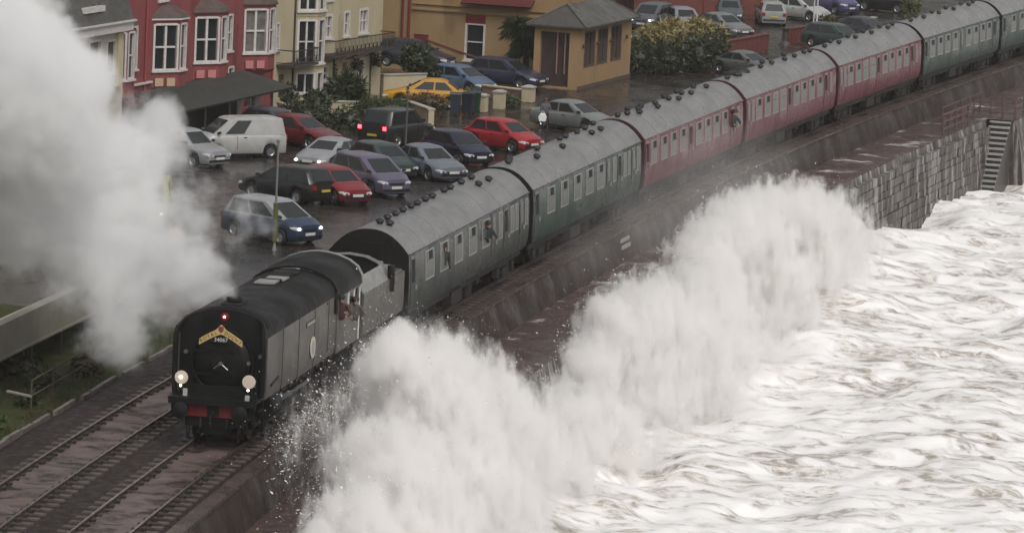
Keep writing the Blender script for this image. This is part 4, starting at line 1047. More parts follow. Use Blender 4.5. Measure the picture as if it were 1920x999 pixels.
# cabbage palm beside the kiosk
pm_ = thing('palm_tree', 'bushy palm standing between the tan building and the kiosk', 'palm', (120.3, 10.0, GZ))
MB().tube((0, 0, 0), (.1, .05, 2.6), .20, 9, .15).build('trunk', mm('palm_bark', (.07, .05, .04), .9, bump=.6, scale=8), pm_)
rg = np.random.default_rng(3)
for cx, cy, cz, nn in ((0, 0, 2.9, 300), (.1, -.55, 2.2, 240), (-.1, .6, 3.0, 220), (-.1, .2, 1.8, 200)):
    mb = MB()
    for i in range(nn):
        a = rg.uniform(0, 2 * PI); e = rg.uniform(-.5, 1.3); ln = rg.uniform(.7, 1.15)
        d = Vector((math.cos(a) * math.cos(e), math.sin(a) * math.cos(e), math.sin(e))); sd = d.cross(Vector((0, 0, 1))).normalized() * .05
        p0 = Vector((cx, cy, cz)); p1 = p0 + d * ln * .6; p2 = p0 + d * ln + Vector((0, 0, -.38 * ln))
        mb.add([p0 - sd * .5, p0 + sd * .5, p1 + sd, p2, p1 - sd], [(0, 1, 2, 3, 4)])
    o = mb.build('frond_head', leafmat('palm', (.028, .040, .016), (.055, .065, .028)), pm_, recalc=False); o['kind'] = 'stuff'
# rough bank beside the line
def bank(s):
    return [(o, -.47 + .05 + (.10 if o > 7 else 0) + .10 * float(fbm(s * .4, o * .5, 3, 21))) for o in np.arange(6.2, 16, .55)]
g = strip('grass_bank', -40, 26, .5, bank, wetmix('rough_turf', (.020, .042, .008), (.052, .044, .014), 1.1, .35, .65, .6, .9, .5, 14), smooth=60); tag(g, kind='structure')
mb = MB(); rg = np.random.default_rng(5)
for i in range(16000):
    s = rg.uniform(-14, 26); o = rg.uniform(6.15, 11.5); p = T(s, o, -.45); hgt = rg.uniform(.05, .22) * (1 + .8 * float(vnoise(s * .5, o * .6, 4)))
    a = rg.uniform(0, 2 * PI); w = Vector((math.cos(a), math.sin(a), 0)) * .018; l = Vector((rg.normal() * .06, rg.normal() * .06, hgt))
    mb.add([p - w, p + w, p + l], [(0, 1, 2)])
tag(mb.build('rough_grass', leafmat('grass', (.030, .052, .012), (.075, .060, .022)), recalc=False), kind='stuff')
for k, (s, o, r, h, key, ab, lab) in enumerate([(17.5, 7.3, 1.0, .50, 'rust', ((.075, .050, .018), (.13, .085, .03)), 'rust-brown scrub at the edge of the steam beside the track'), (13.6, 7.3, .9, .42, 'rust2', ((.055, .045, .018), (.10, .07, .025)), 'brownish scrub along the trackside handrail'), (10.5, 7.9, .8, .42, 'olive', ((.035, .045, .014), (.07, .065, .02)), 'olive scrub below the footbridge posts'), (7.2, 7.4, .55, .28, 'dg3', DG, 'dark tuft beside the end of the trackside handrail'), (2.5, 7.2, .6, .30, 'gg', ((.03, .06, .012), (.055, .085, .02)), 'bright green tuft at the side edge of the bank'), (12.5, 9.3, 1.1, .45, 'olive', ((.035, .045, .014), (.07, .065, .02)), 'weeds growing under the pale footbridge')]):
    B('scrub', lab, 'scrub', T(s, o, -.45), [(0, 0, h * .6, r * 1.5, r * .55, h), (r, .2, h * .5, r, r * .5, h * .8)], 1000, .075, key, *ab, 30 + k, 'scrub on the trackside bank', stem=False)
HR = mm('weathered_timber_rail', (.10, .075, .045), .7, col2=(.06, .05, .03), scale=6)
hr = thing('handrail', 'thin weathered handrail leaning along the trackside bank', 'handrail')
pts = [T(s, 7.1 + .03 * k, -.45) for k, s in enumerate((6.5, 9.0, 11.5, 14.0, 16.5))]
for p in pts: MB().tube(p, p + Vector((0, 0, .95)), .035, 6).build('post', HR, hr)
MB().path([p + Vector((0, 0, .93)) for p in pts], .03, 6).build('rail', HR, hr)
MB().path([p + Vector((0, 0, .45)) for p in pts], .025, 6).build('rail', HR, hr)
MB().path([T(5.6, 7.6, .25), T(6.5, 7.1, -.02)], .05, 6).build('stay', mm('pale_stay', (.30, .26, .22), .6), hr)
# pale footbridge at the side of the line
fb = thing('footbridge', 'pale concrete footbridge on dark posts running into the steam', 'footbridge')
CRM = wetmix('dirty_cream_concrete', (.27, .25, .20), (.38, .36, .30), .8, .3, .7, .4, .7, .2, 8)
mb = MB(); rings = []
for s in np.arange(-6, 34, 1.0): rings.append([T(s, o, z) for o, z in ((9.0, .58), (9.0, 1.62), (9.25, 1.66), (9.25, .62))])
mb.loft(rings); mb.build('parapet', CRM, fb)
mb = MB(); rings = []
for s in np.arange(-6, 34, 1.0): rings.append([T(s, o, z) for o, z in ((8.94, .50), (8.94, .575), (11.4, .575), (11.4, .50))])
mb.loft(rings); mb.build('deck', CRM, fb)
for s in (-5, -1.5, 2, 6, 9.6, 13.2, 16.6, 20, 24, 28):
    for o in (9.15, 11.2): MB().box(T(s, o, 0.0), (.22, .22, 1.0), head(s)).build('post', mm('dark_wet_post', (.03, .027, .026), .5), fb)

# ================================================================== buildings
def stucco(name, a, b, sc=.9): return wetmix(name, a, b, sc, .3, .7, .6, .85, .15, 22, third=tuple(c * .62 for c in a), tscale=.5, tlo=.56, thi=.74, stretch=(1, 1, .45))
PINK = stucco('pink_render', (.215, .058, .062), (.27, .085, .086))
CREAMW = stucco('cream_render', (.42, .36, .23), (.50, .44, .31))
TANW = stucco('tan_render', (.29, .19, .095), (.34, .235, .13))
OCHRE = stucco('ochre_render', (.31, .20, .105), (.37, .25, .14))
SLATE = wetmix('wet_slate', (.055, .052, .048), (.10, .094, .086), 2.4, .3, .7, .25, .5, .3, 12)
LEAD = wetmix('brown_grey_bay_roof', (.085, .062, .055), (.13, .10, .09), 2, .3, .7, .35, .6, .2, 10)
BRICK = wetmix('red_brick', (.12, .040, .034), (.18, .062, .052), 5, .3, .7, .5, .8, .5, 18)
DRED = mat('dark_red_gloss', (.19, .022, .026), .4, col2=(.13, .02, .022), scale=3)
FRAMEW = mat('white_window_frame', (.66, .63, .60), .4, col2=(.54, .50, .48), scale=5)
CURT = mat('net_curtained_glass', (.20, .185, .165), .12, col2=(.11, .105, .095), scale=2.5, coat=.5)
def wallface(parent, name, P, Q, z0, z1, holes, m, depth=.14, out=0.0):
    """wall between plan points P and Q (building coordinates) with recessed openings; returns a point mapper"""
    P, Q = Vector((*P, 0)), Vector((*Q, 0)); L = (Q - P).length; e = (Q - P) / L; n = Vector((e.y, -e.x, 0))
    def at(a, z, d=0.0): return P + e * a + n * (d + out) + Vector((0, 0, z))
    us = sorted({0, L, *[h[0] for h in holes], *[h[1] for h in holes]}); zs = sorted({z0, z1, *[h[2] for h in holes], *[h[3] for h in holes]})
    mb = MB()
    for a, b in zip(us, us[1:]):
        for c, d in zip(zs, zs[1:]):
            if any(h[0] <= a and b <= h[1] and h[2] <= c and d <= h[3] for h in holes): continue
            mb.quad(at(a, c), at(b, c), at(b, d), at(a, d))
    for h in holes:
        a, b, c, d = h[:4]
        for p, q in (((a, c), (b, c)), ((b, c), (b, d)), ((b, d), (a, d)), ((a, d), (a, c))):
            mb.quad(at(*p), at(*q), at(*q, -depth), at(*p, -depth))
    mb.build(name, m, parent)
    return at
def bar(mb, at, a0, a1, c0, c1, d0, d1):
    vs = [at(a, c, d) for d in (d0, d1) for a, c in ((a0, c0), (a1, c0), (a1, c1), (a0, c1))]
    mb.add(vs, [(0, 3, 2, 1), (4, 5, 6, 7), (0, 1, 5, 4), (1, 2, 6, 5), (2, 3, 7, 6), (3, 0, 4, 7)])
def window(parent, at, h, cols=2, rows=2, glass=GLASS, frame=FRAMEW, depth=.14, sill=True, fw=.06, mid=.045):
    a, b, c, d = h[:4]; mb = MB()
    for q in ((a - .05, a + fw, c, d), (b - fw, b + .05, c, d), (a + fw, b - fw, c, c + fw), (a + fw, b - fw, d - fw, d + .04)): bar(mb, at, *q, -depth + .01, .02)
    xs = np.linspace(a + fw, b - fw, cols + 1); zs = np.linspace(c + fw, d - fw, rows + 1)
    for x in xs[1:-1]: bar(mb, at, x - mid, x + mid, c + fw, d - fw, -depth + .012, -.03)
    for z in zs[1:-1]:
        for x0, x1 in zip(xs, xs[1:]): bar(mb, at, x0 + mid, x1 - mid, z - mid * .7, z + mid * .7, -depth + .014, -.035)
    w = mb.build('window', frame, parent)
    for x0, x1 in zip(xs, xs[1:]):
        for q0, q1 in zip(zs, zs[1:]):
            MB().quad(at(x0, q0, -depth + .025), at(x1, q0, -depth + .025), at(x1, q1, -depth + .025), at(x0, q1, -depth + .025)).build('pane', glass, w)
    if sill:
        mb = MB(); bar(mb, at, a - .12, b + .12, c - .10, c - .004, -.02, .09); mb.build('sill', frame, w)
    return w
def bframe(x, y, deg):
    """building coordinates: u runs along the street front, v points into the building, so walls are given from near to far with the street at -v"""
    return (x, y, 0), math.radians(deg)

# ---- pink terrace
loc, rz = bframe(95.55, 18.80, -9); loc = (loc[0], loc[1], .5)
pk = thing('terraced_house', 'pink rendered terrace with white two-light bay windows and dark bay roofs', 'house', loc, rz)
bays = [-22.0, -15.8, -10.7, -4.35]
holes = []
ups = [(-21.9, -20.9, 5.66, 7.4), (-15.2, -14.2, 5.66, 7.4), (-10.2, -9.2, 5.75, 7.4)]
mids = [(-18.35, -17.6, 2.66, 4.55), (-6.35, -5.75, 2.7, 4.45)]
off = 22.4
hs_ = [(a + off, b + off, c, d) for a, b, c, d in ups + mids] + [(-3.9 + off, -2.7 + off, -.2, 1.85), (-6.1 + off, -5.4 + off, .4, 1.9)]
at = wallface(pk, 'wall', (-off, 0), (.0, 0), -1.0, 8.5, hs_, PINK)
for h in hs_[:3]: window(pk, at, h, 2, 2)
for h in hs_[3:5]: window(pk, at, h, 1, 2)
window(pk, at, hs_[6], 1, 2, sill=False)
mb = MB(); bar(mb, at, hs_[5][0], hs_[5][1], -.2, 1.85, -.12, -.05); mb.build('door', mm('dark_door', (.05, .022, .02), .5), pk)
MB().box((-off / 2, 4.2, 3.75), (off - .02, 8.0, 9.5)).build('building_side', PINK, pk)
MB().prism([(0.02, 8.5), (4.2, 11), (8.3, 8.5)], -off, 0, 'x').build('roof', SLATE, pk)
for k, ua in enumerate(bays):
    A, Bp, Cp, D = (ua, -.002), (ua + 1.22, -.86), (ua + 2.15, -.86), (ua + 3.0, -.002)
    zlo = 2.18 if k < 2 else 2.2
    a1 = wallface(pk, 'bay_face', A, Bp, 1.62, 4.80, [(.09, 1.40, zlo + .28, 4.60)], PINK); window(pk, a1, (.09, 1.40, zlo + .28, 4.60), 2, 2, glass=CURT if k == 3 else GLASS, mid=.06)
    a2 = wallface(pk, 'bay_face', Bp, Cp, 1.62, 4.80, [(.12, .81, zlo + .28, 4.60)], PINK); window(pk, a2, (.12, .81, zlo + .28, 4.60), 1, 2)
    wallface(pk, 'bay_face', Cp, D, 1.62, 4.80, [], PINK)
    q = [A, Bp, Cp, D]; g = [(a * 1.0, b - .0) for a, b in q]
    cxm = ua + 1.6
    ex = lambda p, k_: (cxm + (p[0] - cxm) * k_, p[1] * k_)
    MB().loft([[(*ex(p, 1.10), 4.79) for p in q], [(*ex(p, 1.10), 4.86) for p in q]]).build('bay_cornice', FRAMEW if k < 2 else mm('dark_cornice', (.09, .05, .045), .6), pk)
    MB().loft([[(*ex(p, 1.07), 4.86) for p in q], [(*ex(p, 1.0), 5.05) for p in q], [(cxm + (p[0] - cxm) * .45, p[1] * .15 - .002, 5.42) for p in q]]).build('bay_roof', LEAD, pk)
    MB().loft([[(*ex(p, .90), 1.45) for p in q], [(*ex(p, 1.03), 1.64) for p in q]]).build('bay_base', mm('dark_pink_base', (.16, .045, .042), .7), pk)
    for s_, e_ in ((A, Bp),):
        a3 = wallface(pk, 'apron_panel', (A[0] + .1, A[1] - .07), (Bp[0] - .08, Bp[1] + .03), 1.72, 2.12, [], PINK)
        for t0, t1 in ((.15, .6), (.8, 1.25)):
            mb = MB(); bar(mb, a1, t0, t1, 1.72, 2.10, .075, .11); mb.build('apron_tablet', mm('cream_tablet', (.50, .36, .24), .7) if k < 2 else mm('pale_pink_tablet', (.50, .20, .19), .7), pk)
mb = MB(); bar(mb, at, off - 19.6, off - 15.9, 1.90, 1.99, .0, .14); mb.build('string_course', FRAMEW, pk)
for u in (-16.7, -.35): MB().tube((u, -.07, 0), (u, -.07, 8.4), .05, 8).build('downpipe', mm('pink_pipe', (.32, .06, .06), .5), pk)
# dark verandah in front
vr = thing('verandah', 'low dark verandah roof in front of the pink house', 'verandah', loc, rz)
mb = MB(); mb.slab([(-19.5, -3.0, 1.05), (-5.0, -3.0, 1.10), (-5.6, -.6, 1.78), (-19.5, -.6, 1.70)], .10); mb.build('roof', mm('dark_felt_roof', (.022, .024, .022), .6, col2=(.04, .042, .036), scale=2), vr)
for u in (-19, -16, -13, -10, -7.5, -5.4): MB().tube((u, -2.85, -.95), (u, -2.85, 1.08), .06, 6).build('post', mm('dark_post', (.03, .03, .03), .6), vr)
for u in (-8.6, -7.0, -6.3): MB().box((u, -1.6, -.1), (.5, .05, 1.6)).build('notice_panel', mm('grey_white_label', (.42, .42, .40), .5), vr)
MB().box((-12.5, -.45, .05), (13.5, .1, 1.95)).build('screen', mm('dark_screen', (.022, .024, .02), .8), vr)  # dark sheet added for the shade beneath the verandah roof

# ---- slate-hung building at the far left
sl = thing('shop_building', 'grey slate-roofed building with a broad white fascia beside the pink house', 'building', loc, rz)
h1 = [(1.0, 3.2, 3.0, 4.6), (4.4, 6.6, 3.0, 4.6), (7.6, 8.9, 3.0, 4.6), (9.6, 10.6, 3.0, 4.5)]
at = wallface(sl, 'wall', (-34.0, -1.4), (-22.5, -1.4), -1.0, 4.9, h1, stucco('off_white_render', (.46, .43, .37), (.54, .50, .44)))
for h in h1: window(sl, at, h, 2 if h[1] - h[0] > 1.5 else 1, 1, sill=True)
MB().box((-28.2, 2.6, 1.95), (11.4, 7.2, 5.9)).build('building_side', stucco('off_white_render2', (.46, .43, .37), (.54, .50, .44)), sl)
MB().box((-28.25, -1.55, 5.10), (11.7, .5, .40)).build('fascia', FRAMEW, sl)
MB().box((-28.25, -1.60, 5.34), (11.9, .65, .08)).build('gutter', FRAMEW, sl)
MB().prism([(-1.80, 5.38), (-.7, 8.5), (6.0, 8.5), (6.0, 5.38)], -34.1, -22.4, 'x').build('roof', SLATE, sl)
MB().box((-26.6, -1.62, 6.05), (2.2, .2, .25)).build('rooflight', FRAMEW, sl)
MB().box((-23.2, -1.46, 3.6), (.45, .15, 2.4)).build('pilaster', mm('pale_yellow_pilaster', (.55, .47, .28), .7), sl)

# ---- cream terrace house
loc2, rz2 = bframe(108.8, 15.9, -12.5)
cr = thing('guest_house', 'cream rendered house with an iron balcony and a three-storey bay', 'house', loc2, rz2)
O = 13.6
hw = dict(a=(-7.62, -6.5, 2.97, 4.2), b=(-5.0, -4.3, 2.97, 4.24), c=(-3.05, -1.95, 2.99, 4.25), g1=(-7.6, -6.85, .85, 1.57), d=(-5.0, -4.35, -.1, 1.62), g2=(-2.9, -2.2, .15, 1.66), u1=(-7.5, -6.6, 4.95, 6.4), u2=(-3.0, -2.0, 4.95, 6.4), l1=(-13.35, -12.95, 2.8, 4.13), ld=(-12.85, -12.2, .38, 1.54))
hh = {k: (v[0] + O, v[1] + O, v[2], v[3]) for k, v in hw.items()}
at = wallface(cr, 'wall', (-O, 0), (0, 0), -.5, 8.0, list(hh.values()), CREAMW)
for k in ('a', 'b', 'c', 'u1', 'u2'): window(cr, at, hh[k], 2 if k != 'b' else 1, 2, glass=CURT, fw=.10)
for k in ('g1', 'l1'): window(cr, at, hh[k], 1, 2, glass=GLASS)
window(cr, at, hh['g2'], 1, 3, glass=GLASS, sill=False)
for k, m_ in (('d', mm('olive_door', (.14, .11, .05), .5)), ('ld', mm('olive_door', (.14, .11, .05), .5))):
    mb = MB(); a, b, c, d_ = hh[k]; bar(mb, at, a + .03, b - .03, c, d_ - .05, -.12, -.06); dd = mb.build('door', m_, cr)
    mb = MB(); bar(mb, at, b - .16, b - .10, c + .75, c + .85, -.06, -.02); mb.build('handle', mm('dull_brass', (.55, .50, .38), .35), dd)
MB().box((-O / 2, 4.1, 3.7), (O - .02, 7.8, 8.4)).build('building_side', CREAMW, cr)
MB().prism([(.02, 8.0), (4.1, 10.4), (8.1, 8.0)], -O, 0, 'x').build('roof', SLATE, cr)
ua = -10.9; A, Bp, Cp, D = (ua, -.002), (ua + 1.0, -.72), (ua + 1.95, -.72), (ua + 2.75, -.002)
for (z0, z1, w0, w1) in ((-.5, 1.68, .45, 1.50), (1.70, 4.30, 1.95, 4.16), (4.32, 6.8, 4.62, 6.3)):
    a1 = wallface(cr, 'bay_face', A, Bp, z0, z1, [(.08, 1.15, w0, w1)], CREAMW); window(cr, a1, (.08, 1.15, w0, w1), 2, 2 if w1 - w0 > 1.3 else 1, fw=.08)
    a2 = wallface(cr, 'bay_face', Bp, Cp, z0, z1, [(.12, .83, w0, w1)], CREAMW); window(cr, a2, (.12, .83, w0, w1), 1, 2 if w1 - w0 > 1.3 else 1)
    wallface(cr, 'bay_face', Cp, D, z0, z1, [], CREAMW)
MB().loft([[(*p, 6.8) for p in (A, Bp, Cp, D)], [(ua + 1.4 + (p[0] - ua - 1.4) * .5, p[1] * .2 - .002, 7.3) for p in (A, Bp, Cp, D)]]).build('bay_roof', LEAD, cr)
IRONB = mat('black_balcony_iron', (.025, .024, .023), .5)
def balcony(u0, u1, z0, z1, dp, nb):
    fl = MB().box(((u0 + u1) / 2, -dp / 2 - .01, z0), (u1 - u0, dp, .12)).build('balcony_floor', mm('dark_balcony_edge', (.06, .05, .045), .6), cr)
    mb = MB(); mb.path([(u0, -.02, z1), (u0, -dp, z1), (u1, -dp, z1), (u1, -.02, z1)], .03, 6); mb.path([(u0, -.02, z0 + .14), (u0, -dp, z0 + .14), (u1, -dp, z0 + .14), (u1, -.02, z0 + .14)], .02, 6)
    mb.path([(u0, -dp, z0 + .42), (u1, -dp, z0 + .42)], .015, 5)
    mb.build('balcony_rail', IRONB, cr)
    mb = MB()
    for x in np.linspace(u0, u1, nb): mb.tube((x, -dp, z0 + .05), (x, -dp, z1), .016, 4, cap=False)
    for x in np.linspace(u0 + .3, u1 - .3, nb // 3): mb.box((x, -dp, z0 + .30), (.16, .02, .18), ry=.78)
    o = mb.build('baluster', IRONB, cr); o['kind'] = 'stuff'
    return fl
balcony(-7.95, -.25, 2.15, 2.96, .85, 46); balcony(-13.2, -10.3, 2.02, 2.80, 1.0, 18)
for x in (-7.0, -4.6, -2.2, -.5): MB().tube((x, -.05, 1.75), (x, -.75, 2.10), .025, 5).build('bracket', IRONB, cr)
for u in (-11.25, -6.2, -1.45): MB().tube((u, -.06, -.4), (u, -.06, 7.9 if u < -8 else 2.1), .05, 8).build('downpipe', mm('dark_pipe', (.05, .045, .04), .5), cr)
for u, z in ((-3.85, 1.45), (-1.3, 1.50)):
    hbk = thing('hanging_basket', 'hanging basket of dark leaves on the cream house, ' + ('on the right of the glazed door' if u > -2 else 'between the two doors'), 'hanging basket')
    hbk.matrix_world = Matrix.Translation(loc2) @ Matrix.Rotation(rz2, 4, 'Z') @ Matrix.Translation((u, -.35, z))
    leaf_cloud([(0, 0, 0, .26, .26, .28)], 160, .10, 51, droop=.6).build('foliage', leafmat('basket', (.05, .03, .02), (.05, .05, .02)), hbk, recalc=False)
    MB().lathe([(0, -.2), (.15, -.12), (.2, 0)], (0, 0, 0), 'z', 10).build('basket', IRONB, hbk); MB().path([(0, 0, .1), (0, 0, .45), (0, .33, .45)], .012, 4).build('bracket', IRONB, hbk)
bd = thing('notice_board', 'dark board with pale lettering on the wall before the cream house', 'sign', (101.6, 17.2, .05), math.radians(-80))
MB().box((0, 0, .30), (.78, .05, .72)).build('panel', mm('dark_board', (.05, .035, .032), .5), bd)
mb = MB()
for z, w in ((.46, .45), (.30, .55), (.16, .35)): mb.box((-.02, -.03, z), (w, .01, .025), ry=-.12)
mb.build('faded_script', mm('pale_script', (.30, .25, .22), .6), bd)
for x in (-.3, .3): MB().tube((x, .03, -.45), (x, .03, .1), .03, 6).build('leg', IRONB, bd)

# ---- tan building, front square to the camera
tb = thing('hotel_building', 'tan rendered building with a tall sash window, red blind and red drainpipes', 'building', (122.4, 9.6, 0), math.radians(-99))
O = 9.6
hw = [(-4.33 + O, -3.24 + O, .40, 2.9), (-7.37 + O, -6.5 + O, .46, 1.62)]
at = wallface(tb, 'wall', (-O, 0), (1.6, 0), -.5, 7.5, hw, TANW)
w = window(tb, at, (hw[0][0], hw[0][1], .40, 2.42), 1, 2, fw=.07)
mb = MB(); bar(mb, at, hw[0][0] - .03, hw[0][1] + .03, 2.44, 2.9, -.10, .03); mb.build('red_blind', DRED, tb)
mb = MB(); bar(mb, at, hw[1][0], hw[1][1], .46, 1.62, -.10, -.03); dd = mb.build('shutter_door', DRED, tb)
mb = MB()
for i in range(5): bar(mb, at, hw[1][0] + .1, hw[1][1] - .1, .58 + .2 * i, .68 + .2 * i, -.03, -.015)
mb.build('door_board', mm('dark_red_dull', (.13, .02, .022), .6), dd)
for u in (-8.05, -7.66): MB().tube((u, -.08, .2), (u, -.08, 7.4), .075, 8).build('drainpipe', DRED, tb)
for z0, z1, a, b in ((2.98, 3.10, -7.5, 1.55), (3.3, 3.36, -7.5, 1.55), (.02, .24, -4.8, -2.8)):
    mb = MB(); bar(mb, at, a + O, b + O, z0, z1, -.01, .10); mb.build('string_course', TANW if z0 > 1 else mm('brown_plinth_band', (.14, .07, .05), .7), tb)
MB().slab([(-4.5, -.7, 3.60), (-.4, -.7, 3.60), (-.4, -.02, 3.95), (-4.5, -.02, 3.95)], .08).build('awning', mm('maroon_awning', (.09, .016, .018), .6), tb)
MB().box((-4.0, 4.25, 3.4), (11.15, 7.7, 7.9)).build('building_side', TANW, tb)
MB().prism([(0.02, 7.5), (4.1, 9.8), (8.2, 7.5)], -O, 1.6, 'x').build('roof', SLATE, tb)
MB().box((-9.72, -.25, 2.5), (.22, .5, 6)).build('corner_pier', mm('brown_pier', (.16, .10, .06), .8), tb)  # dark strip: the shadow on the wall's side return put into its brown
MB().slab([(-6.6, -.06, 1.40), (-2.4, -.06, .28), (-2.4, -.06, .20), (-6.6, -.06, 1.32)], -.06).build('sloping_handrail', mm('red_brown_strip', (.20, .07, .045), .7), tb)

# ---- kiosk
kk = thing('kiosk', 'ochre single-storey kiosk with three tall dark windows and a hipped slate roof', 'kiosk', (117.7, 6.7, 0), math.radians(-9))
h3 = [(.85, 2.72, .76, 2.68), (3.28, 5.05, .76, 2.68), (5.75, 7.65, .76, 2.68)]
at = wallface(kk, 'wall', (0, 0), (9.6, 0), -.5, 2.95, h3, OCHRE, depth=.25)
for h in h3: window(kk, at, h, 2, 1, glass=mm('dull_kiosk_glass', (.035, .034, .032), .25, col2=(.06, .055, .05), scale=2), frame=mm('brown_kiosk_frame', (.10, .07, .058), .5), depth=.24, sill=False, fw=.05, mid=.025)
for u in (.35, 2.98, 5.4, 8.4): MB().lathe([(0, -.12), (.06, -.1), (.08, 0), (.05, .12), (0, .13)], (u, -.12, 1.95), 'z', 8).build('wall_lamp', mm('dark_lantern', (.05, .03, .03), .5), kk)
h4 = [(.55, 2.9, .0, 2.6)]
at = wallface(kk, 'wall', (0, 2.6), (0, 0), -.5, 2.95, [(.35, 2.0, -.3, 2.65)], OCHRE, depth=.3)
mb = MB(); bar(mb, at, .35, 2.0, -.3, 2.65, -.35, -.29); mb.build('entrance', mm('dim_entrance', (.035, .024, .025), .5, col2=(.065, .042, .04), scale=1.5), kk)
for a, b in ((1.25, 1.31), (1.7, 1.75)):
    mb = MB(); bar(mb, at, a, b, .4, 2.65, -.2, -.1); mb.build('glazing_bar', mm('pinkish_bar', (.30, .17, .16), .5), kk)
wallface(kk, 'wall', (9.6, 0), (9.6, 2.6), -.5, 2.95, [], OCHRE); wallface(kk, 'wall', (9.6, 2.6), (0, 2.6), -.5, 2.95, [], OCHRE)
MB().loft([[(-.35, -.4, 2.93), (9.95, -.4, 2.93), (9.95, 3.0, 2.93), (-.35, 3.0, 2.93)], [(-.35, -.4, 3.03), (9.95, -.4, 3.03), (9.95, 3.0, 3.03), (-.35, 3.0, 3.03)], [(1.5, 1.25, 4.05), (8.2, 1.25, 4.05), (8.2, 1.35, 4.05), (1.5, 1.35, 4.05)]]).build('roof', SLATE, kk)
for i, (p, q) in enumerate((((-.35, -.4, 3.05), (1.5, 1.3, 4.08)), ((9.95, -.4, 3.05), (8.2, 1.3, 4.08)), ((-.35, 3.0, 3.05), (1.5, 1.3, 4.08)))): MB().tube(p, q, .05, 6).build('hip_tile', SLATE, kk)
MB().box((4.8, 0.0, -.35), (9.7, .08, .3)).build('plinth', mm('dark_plinth', (.10, .07, .05), .7), kk)

# ---- walls, pillars
CRMW = wetmix('cream_garden_wall', (.44, .37, .24), (.52, .45, .32), 1.5, .3, .7, .5, .8, .2, 14)
def wall(label, p, q, h, th, m, cop, z=GZ, cat='wall', name='garden_wall', ch=.08):
    p, q = Vector((*p, z)), Vector((*q, z)); d = q - p; L = d.length
    r = thing(name, label, cat, p, math.atan2(d.y, d.x))
    MB().box((L / 2, 0, h / 2 - .05), (L, th, h + .1)).build('wall_face', m, r, bevel=.01)
    MB().box((L / 2, 0, h + ch / 2 + .003), (L + .06, th + .10, ch)).build('coping', cop, r, bevel=.012)
    return r
wall('long cream garden wall with a pale coping below the cream house', (97.2, 19.2), (99.2, 13.0), .55, .25, CRMW, CONC)
wall('cream wall end jutting out towards the black off-roader', (99.1, 12.8), (95.2, 10.7), .75, .3, CRMW, CONC)
wall('low cream wall beside the white-framed door of the pink house', (95.4, 18.4), (93.6, 17.4), .6, .25, CRMW, CONC)
wall('cream wall joining the cream house to the tan building', (109.4, 15.9), (111.6, 14.0), .95, .25, CRMW, CONC)
wall('low wall with cream coping in front of the navy estate', (111.6, 11.4), (110.0, 8.4), .55, .3, mm('shaded_brown_wall', (.16, .11, .08), .7, col2=(.22, .16, .12), scale=2), CRMW)  # mottled brown face under a cream coping
def pillar(label, x, y, w, h):
    r = thing('gate_pillar', label, 'pillar', (x, y, GZ), math.radians(-12), 'cream gate pillars')
    MB().box((0, 0, h / 2), (w, w, h)).build('shaft', CRMW, r, bevel=.02); MB().loft([[(-w * .58, -w * .58, h + .002), (w * .58, -w * .58, h + .002), (w * .58, w * .58, h + .002), (-w * .58, w * .58, h + .002)], [(-w * .58, -w * .58, h + .07), (w * .58, -w * .58, h + .07), (w * .58, w * .58, h + .07), (-w * .58, w * .58, h + .07)], [(-.1, -.1, h + .16), (.1, -.1, h + .16), (.1, .1, h + .16), (-.1, .1, h + .16)]]).build('cap', CONC, r)
pillar('cream gate pillar next to the green bin', 103.2, 9.5, .48, .80)
pillar('cream gate pillar in the gap between bins and wall', 105.2, 8.95, .52, .85)
pillar('squat cream pillar ending the wall before the navy estate', 109.7, 8.15, .58, .75)
wall('red-brown brick wall right of the flowering bushes', (140.2, 2.4), (150.0, -.05), .95, .3, BRICK, BRICK, name='brick_wall')
wall('second red-brown brick wall, past the dark bollard', (156.3, -.8), (164.0, -2.9), .85, .3, BRICK, BRICK, name='brick_wall')
wall('short pale pinkish wall behind the blue-black saloon', (168.0, -3.9), (171.5, -4.8), .7, .3, mm('pale_pink_wall', (.36, .24, .21), .7, col2=(.28, .19, .17), scale=2), CONC, name='brick_wall')
rb = thing('brick_building', 'dark red brick wall of a building at the top edge behind the parked cars', 'building', (173.5, 10.2, GZ), math.radians(-58))
MB().box((3.6, 1.5, 1.3), (9.5, 3.0, 2.6)).build('wall', BRICK, rb); MB().box((3.6, 1.4, 2.66), (9.8, 3.3, .12)).build('coping', mm('brown_coping', (.15, .09, .08), .7), rb)
for x in (1.0, 4.0, 6.8): MB().box((x, -.03, 1.2), (.25, .1, 2.3)).build('pier', BRICK, rb)
rb = thing('garage', 'dark red garage at the top right beyond the coach roofs', 'building', (216, -8.5, GZ), math.radians(-62))
MB().box((3, 1.5, 1.1), (7, 3, 2.2)).build('wall', BRICK, rb); MB().slab([(-.6, -.15, 2.22), (6.6, -.15, 2.22), (6.6, 1.5, 2.9), (-.6, 1.5, 2.9)], .08).build('roof', SLATE, rb)
MB().box((3, -.03, .95), (2.2, .05, 1.8)).build('door', DRED, rb)

